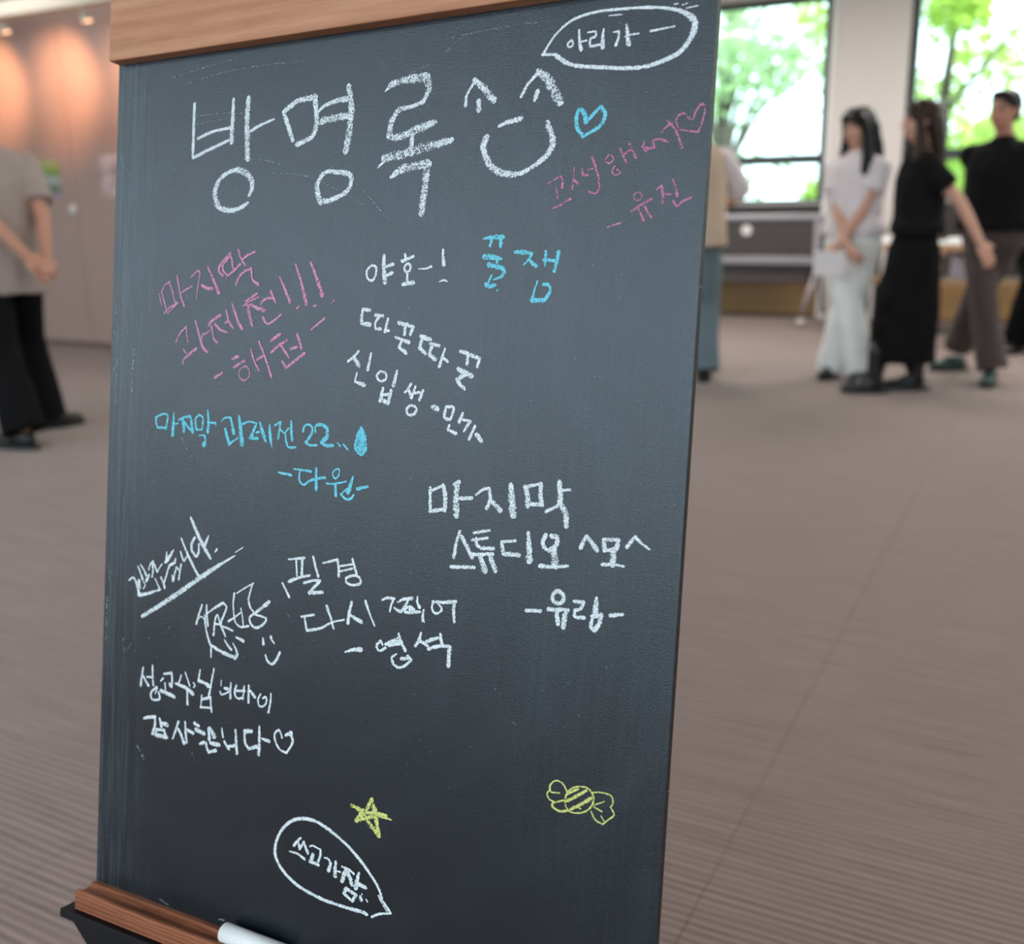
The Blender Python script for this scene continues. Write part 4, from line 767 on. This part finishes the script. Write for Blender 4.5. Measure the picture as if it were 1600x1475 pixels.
     '3219 6306 29 3241 6381 36 3304 6593 45|3219 6306 35 3156 6424 33 3068 6523 32|3068 6523 32 3202 6464 32 3329 6412 31|3304 6593 38 3223 6532 35 3145 6456 32 3059 6413 29|3019 6404 32 3112 6419 32 3235 6427 31|3234 6420 38 3338 6424 28 3424 6432 9|3258 6377 32 3294 6559 31|3082 6511 32 3129 6415 32|3294 6405 22 3368 6407 21'),
    ('candy', 'yellow', 'yellow chalk wrapped sweet',
     '5067 5777 12 5133 5777 12 5178 5819 12 5179 5884 12 5137 5946 12 5063 5982 12 4993 5983 12 4959 5936 12 4964 5862 12 5009 5803 12 5067 5777 12|4971 5856 17 5054 5800 18|4958 5920 24 5041 5861 22 5123 5795 19|5006 5967 24 5086 5908 24 5168 5845 24|4967 5841 12 4927 5787 12 4869 5778 12 4826 5823 12 4832 5872 12 4865 5871 12 4907 5866 12|4831 5856 11 4804 5892 11 4826 5933 11 4869 5941 11|4862 5942 18 4853 5980 18 4909 6003 18 4972 5988 18|4870 5946 12 4949 5911 12|5176 5800 11 5244 5785 10 5319 5793 11 5336 5845 10 5318 5877 11|5318 5877 11 5351 5927 11 5311 5972 10 5266 6019 11|5266 6019 12 5203 5998 12 5169 5945 12|5189 5892 8 5269 5847 8|5190 5907 11 5253 5925 11|5248 5959 8 5278 5997 8|5060 5938 8 5086 5945 8'),
    ('smear', 'faint', 'thin wiped-off chalk lines and specks',
     '268 5542 10 315 5532 17 387 5441 25|690 210 7 1051 161 7 1441 119 7|855 283 6 1266 226 6 1676 208 6 2197 218 6|897 579 5 1282 573 5 1559 593 5|944 651 5 1355 626 5|1469 982 7 1795 1009 7 1983 1055 7|1907 1121 7 2246 1165 7 2439 1229 7|2439 1229 8 2691 1339 8 2865 1433 8|3254 425 6 3487 350 6 3710 205 6|27 794 9 84 933 9 189 1051 9|160 546 11 187 589 11|612 982 10 669 996 10|2536 1114 8 2804 1273 8 3070 1515 8|3594 192 5 4152 162 5 4471 172 5|1615 2124 8 1979 2207 7|-34 3120 10 27 2905 9 73 2752 9|90 2752 10 81 3176 10|51 2210 14 33 2632 14|942 2144 26 959 2197 26|306 2656 17 289 3046 17|-10 4597 22 49 4745 22 71 4866 22|43 5026 22 43 5464 22|953 3455 13 1012 3539 13 1078 3604 13|276 5427 29 298 5536 29|2219 4870 8 2292 4915 8|1201 6328 10 1253 6407 10|506 6411 18 595 6517 18|846 5223 14 886 5211 14|2267 1725 9 2281 1736 9|1021 1832 10 1045 1844 10|4474 5406 10 4508 5420 10|861 7821 14 961 7843 14|1584 7805 17 1676 7791 17'),
]
# ------------------------------------------------------------------ the blackboard sign
BO = Vector((-0.79930842, 0.73175788, 1.18482314))
BX = Vector((0.99966658, 0.0023441, 0.02571443)).normalized()
BZ = Vector((-0.02566918, 0.1980696, 0.97985179)).normalized()
BY = BZ.cross(BX).normalized()
BM = Matrix(((BX.x, BY.x, BZ.x, BO.x), (BX.y, BY.y, BZ.y, BO.y), (BX.z, BY.z, BZ.z, BO.z), (0, 0, 0, 1)))
PW, PH = 0.5727, 0.800
sign = thing('chalkboard_sign', 'tall leaning blackboard with wooden header covered in chalk messages', 'blackboard', (-0.5, 0.58, 0))
SL = Matrix.Translation((0.5, -0.58, 0)) @ BM

m_hdr = wood('header_wood', (0.28, 0.10, 0.045), (0.49, 0.225, 0.115), (0.62, 0.33, 0.19), 'x', 2.2, knots=((0.113, 0.053, 0.012),), rough=0.42, scale=2.2, fineness=0.55, wave=0.10)
m_tray = wood('tray_wood', (0.10, 0.028, 0.012), (0.26, 0.085, 0.038), (0.40, 0.155, 0.075), 'x', 6, rough=0.45, scale=2.4)
m_black = mat('black_steel', (0.006, 0.006, 0.007), 0.6, spec=0.2)
m_edge = mat('panel_edge', (0.010, 0.010, 0.012), 0.55); k = NT(m_edge)
k.l(k.mix(k.math('GREATER_THAN', k.noise(k.coords(), 260, 3), 0.70), (0.010, 0.010, 0.012), (0.35, 0.36, 0.37)), k.b.inputs['Base Color'])

m_board = mat('blackboard', (0.016, 0.023, 0.029), 0.5, spec=0.62); k = NT(m_board)
k.b.inputs['Specular Tint'].default_value = (0.90, 0.95, 1.0, 1)
vs_ = k.coords((240, 1, 7)); va = k.coords((1, 1, 1))
streaks = k.noise(vs_, 1.0, 4, 0.7, 0.4)
arcs = k.n('ShaderNodeTexWave', wave_type='RINGS', rings_direction='Y'); arcs.inputs['Scale'].default_value = 4
arcs.inputs['Distortion'].default_value = 7; arcs.inputs['Detail'].default_value = 4; arcs.inputs['Detail Scale'].default_value = 1.6
mpv = k.n('ShaderNodeMapping'); mpv.inputs['Location'].default_value = (-0.15, 0, 0.35); k.l(va, mpv.inputs[0]); k.l(mpv.outputs[0], arcs.inputs['Vector'])
cloud = k.noise(k.coords((3.2, 1, 2.0)), 1.0, 4, 0.6, 0.5)
fleck = k.noise(va, 420, 2, 0.6)
dust = k.math('MULTIPLY_ADD', k.math('SUBTRACT', streaks, 0.42, clamp=True), 0.07, 0.0)
dust = k.math('ADD', dust, k.math('MULTIPLY', k.math('SUBTRACT', arcs.outputs['Fac'], 0.60, clamp=True), 0.035))
dust = k.math('MULTIPLY', dust, k.math('MULTIPLY_ADD', cloud, 1.9, -0.35, clamp=True))
# chalk dust left at the wiped left edge and in the corners
sx = k.n('ShaderNodeSeparateXYZ'); k.l(va, sx.inputs[0])
ledge = k.math('SUBTRACT', 1.0, k.math('MULTIPLY', sx.outputs['X'], 15.0), clamp=True)
ledge = k.math('MULTIPLY', k.math('MULTIPLY', ledge, k.math('SUBTRACT', streaks, 0.44, clamp=True)), 0.45)
dust = k.math('ADD', dust, ledge)
dust = k.math('ADD', dust, k.math('MULTIPLY', k.math('SUBTRACT', fleck, 0.44, clamp=True), 0.08))
speck = k.math('GREATER_THAN', k.noise(va, 300, 1), 0.775)
dust = k.math('ADD', dust, k.math('MULTIPLY', speck, 0.25), clamp=True)
k.l(k.mix(dust, (0.0025, 0.0050, 0.0080), (0.30, 0.42, 0.48)), k.b.inputs['Base Color'])
k.l(k.math('MULTIPLY_ADD', cloud, 0.16, 0.19), k.b.inputs['Roughness'])
k.bump(k.math('ADD', k.noise(va, 950, 2, 0.6), k.math('MULTIPLY', k.noise(va, 300, 2), 0.3)), 0.6, 0.0004)

def bpart(mb, name, m, parent=None, **kw):
    o = mb.build(name, m, **kw)
    if parent is None: o.parent = sign; o.matrix_local = SL
    else: o.parent = parent
    return o
pm = MB().bx(0, PW, 0, 0.008, -PH, 0.02)
panel = bpart(pm, 'chalk_panel', m_board)
panel.data.materials.append(m_edge)
for p in panel.data.polygons:
    if abs(p.normal.y) < 0.5: p.material_index = 1
hb = MB().bx(-0.0005, PW + 0.0005, -0.012, 0.014, -0.0032, 0.118, bevel=0.0012)
bpart(hb, 'header_board', m_hdr)
prof = [(0.0, -0.7868), (-0.005, -0.7868), (-0.0075, -0.7885), (-0.0105, -0.7902), (-0.0145, -0.7902), (-0.0175, -0.7888),
        (-0.0195, -0.7872), (-0.0225, -0.7870), (-0.0243, -0.7880), (-0.0245, -0.790), (-0.0245, -0.8050), (-0.0235, -0.806), (0.0, -0.806)]
tb = MB(); A = [tb.bm.verts.new((0.0, y, z)) for y, z in prof]; B = [tb.bm.verts.new((PW, y, z)) for y, z in prof]
for i in range(len(prof)): tb.bm.faces.new((A[i], B[i], B[(i + 1) % len(prof)], A[(i + 1) % len(prof)]))
tb.bm.faces.new(A); tb.bm.faces.new(list(reversed(B)))
bpart(tb, 'chalk_tray', m_tray)
fr_ = MB().bx(-0.0145, PW + 0.0145, -0.030, 0.014, -0.8150, -0.8065, bevel=0.001)
fr_.prism([(-0.004, -0.8145), (PW + 0.004, -0.8145), (PW - 0.026, -0.840), (0.026, -0.840)], -0.026, -0.020)
fr_.bx(0.026, PW - 0.026, -0.026, -0.020, -0.862, -0.838)
bpart(fr_, 'stand_bracket', m_black)
def wl_(x, y, z): return BM @ Vector((x, y, z))
toS = Matrix.Translation((0.5, -0.58, 0))
for lx in (0.045, PW - 0.045):
    a = toS @ wl_(lx, -0.016, -0.84)
    foot = Vector((a.x, a.y - 0.07, 0.01))
    q = MB().cyl(a, foot, 0.014, 0.014, 14); q.box((foot.x, foot.y, 0.008), (0.05, 0.09, 0.015), bevel=0.003)
    q.build('leg', m_black, sign)
    b = toS @ wl_(0.15 if lx < 0.2 else PW - 0.20, 0.02, 0.0)
    f2 = Vector((b.x, b.y + 0.36, 0.01))
    q = MB().cyl(b, f2, 0.011, 0.011, 14); q.box((f2.x, f2.y, 0.008), (0.04, 0.05, 0.015), bevel=0.003)
    q.build('rear_leg', m_black, sign)

ck = thing('chalk_stick', 'thick white chalk stick lying in the wooden tray of the blackboard', 'chalk')
c0_, c1_ = wl_(0.1775, -0.0123, -0.7815), wl_(0.2475, -0.0123, -0.7815)
ck.location = c0_
d_ = c1_ - c0_
m_ck = mat('white_chalk', (0.80, 0.80, 0.78), 0.9, spec=0.1); k = NT(m_ck)
k.bump(k.noise(k.coords(), 500, 3), 0.3, 0.0005)
q = MB(); u_ = d_.normalized()
q.cyl(u_ * 0.001, d_ - u_ * 0.001, 0.0085, 0.0085, 32); q.cyl(Vector((0, 0, 0)), u_ * 0.001, 0.0075, 0.0085, 32); q.cyl(d_ - u_ * 0.001, d_, 0.0085, 0.0078, 32)
q.build('chalk', m_ck, ck, smooth=False)
for p in ck.children[0].data.polygons:
    if len(p.vertices) == 4: p.use_smooth = True

# chalk marks: strokes in board millimetres (x, down, width) tenths
def chalk_mat(name, col, thr=0.0):
    m = bpy.data.materials.new('chalk_' + name); m.use_nodes = True; kk = NT(m)
    kk.b.inputs['Roughness'].default_value = 0.95; kk.b.inputs['Specular IOR Level'].default_value = 0.1
    o = kk.coords()
    kk.l(kk.mix(kk.ramp(kk.noise(o, 850, 3, 0.7), [(0.38, (0, 0, 0)), (0.56, (1, 1, 1))]), tuple(c * 0.60 for c in col), tuple(min(1, c * 1.16) for c in col)), kk.b.inputs['Base Color'])
    uv = kk.n('ShaderNodeUVMap'); s = kk.n('ShaderNodeSeparateXYZ'); kk.l(uv.outputs[0], s.inputs[0])
    av = kk.math('ABSOLUTE', s.outputs['Y'])
    wide = kk.n('ShaderNodeAttribute'); wide.attribute_name = 'dens'
    g1 = kk.noise(o, 760, 3, 0.65); g2 = kk.noise(o, 150, 2)
    val = kk.math('ADD', g1, kk.math('MULTIPLY', g2, 0.35))
    val = kk.math('ADD', val, kk.math('MULTIPLY_ADD', wide.outputs['Fac'], 0.28, 0.03))
    val = kk.math('SUBTRACT', val, kk.math('MULTIPLY', kk.math('POWER', av, 3.5), 0.26))
    mr = kk.n('ShaderNodeMapRange'); mr.inputs['From Min'].default_value = 0.70 + thr; mr.inputs['From Max'].default_value = 0.84 + thr
    kk.l(val, mr.inputs['Value']); kk.l(mr.outputs[0], kk.b.inputs['Alpha'])
    kk.bump(g1, 0.5, 0.0004)
    return m
MC = {'white': chalk_mat('white', (0.68, 0.73, 0.75), 0.035), 'blue': chalk_mat('blue', (0.17, 0.56, 0.68), 0.03), 'pink': chalk_mat('pink', (0.62, 0.27, 0.42), 0.06), 'faintpink': chalk_mat('faded_pink', (0.55, 0.20, 0.33), 0.13),
      'yellow': chalk_mat('yellow', (0.60, 0.62, 0.20), 0.06), 'faint': chalk_mat('faint', (0.34, 0.40, 0.42), 0.27)}
def cr(p0, p1, p2, p3, t):
    return 0.5 * ((2 * p1) + (-p0 + p2) * t + (2 * p0 - 5 * p1 + 4 * p2 - p3) * t * t + (-p0 + 3 * p1 - 3 * p2 + p3) * t ** 3)
lift = 0
for name, colr_, lab, data in CHALK:
    V, F, UVs, D = [], [], [], []
    for stroke in data.split('|'):
        v = [float(q) for q in stroke.split()]
        P = [Vector((v[i] / 10000, -v[i + 1] / 10000, v[i + 2] / 10000)) for i in range(0, len(v), 3)]
        if len(P) > 2 and len(P) >= 4 or len(P) == 3:
            E_ = [P[0] * 2 - P[1]] + P + [P[-1] * 2 - P[-2]]
            S = []
            for i in range(1, len(E_) - 2):
                n = max(3, int((E_[i + 1] - E_[i]).length / 0.002))
                a1 = (E_[i] - E_[i - 1]); a2 = (E_[i + 1] - E_[i])
                for j in range(n): S.append(cr(E_[i - 1], E_[i], E_[i + 1], E_[i + 2], j / n))
            S.append(P[-1])
        else:
            n = max(3, int((P[1] - P[0]).length / 0.002)); S = [P[0].lerp(P[1], j / n) for j in range(n + 1)]
        cl = (P[0] - P[-1]).length < 0.0012 and len(P) > 4
        S2 = []
        for i, p in enumerate(S):
            a = S[max(0, i - 1)]; b = S[min(len(S) - 1, i + 1)]
            d = Vector((b.x - a.x, b.y - a.y, 0)); 
            if d.length < 1e-7: continue
            d.normalize()
            S2.append((Vector((p.x, p.y, 0)), d, max(0.0008, p.z) * random.uniform(0.94, 1.16) * 1.18))
        if not S2: continue
        if not cl:
            p, d, wd = S2[0]; cap = [(p - d * wd * 0.38, d, wd * 0.35), (p - d * wd * 0.22, d, wd * 0.75)]
            p2, d2, w2 = S2[-1]; cap2 = [(p2 + d2 * w2 * 0.22, d2, w2 * 0.75), (p2 + d2 * w2 * 0.38, d2, w2 * 0.35)]
            S2 = cap + S2 + cap2
        lift += 1
        yy_ = -0.00015 - (lift % 40) * 0.000006
        s_ = 0.0; base = len(V)
        for i, (p, d, wd) in enumerate(S2):
            if i: s_ += (p - S2[i - 1][0]).length
            nx, nz = -d.y, d.x
            hw = wd * 0.5
            dens = max(0.0, min(1.0, 1.12 - wd * 75))
            for sd in (-1, 0, 1):
                V.append((p.x + nx * hw * sd, yy_, p.y + nz * hw * sd)); UVs.append((s_, float(sd))); D.append(dens)
            if i:
                b = base + i * 3
                F.append((b - 3, b - 2, b + 1, b)); F.append((b - 2, b - 1, b + 2, b + 1))
    me = bpy.data.meshes.new('chalk_' + name); me.from_pydata(V, [], F)
    uvl = me.uv_layers.new(name='UVMap')
    for lp in me.loops: uvl.data[lp.index].uv = UVs[lp.vertex_index]
    at = me.attributes.new('dens', 'FLOAT', 'POINT')
    at.data.foreach_set('value', D)
    me.materials.append(MC[colr_])
    o = bpy.data.objects.new('chalk_' + name, me); COL.objects.link(o); o.parent = panel
    o['label'] = lab
    if name == 'smear': o['kind'] = 'stuff'

bpy.data.scenes.remove(SCR)
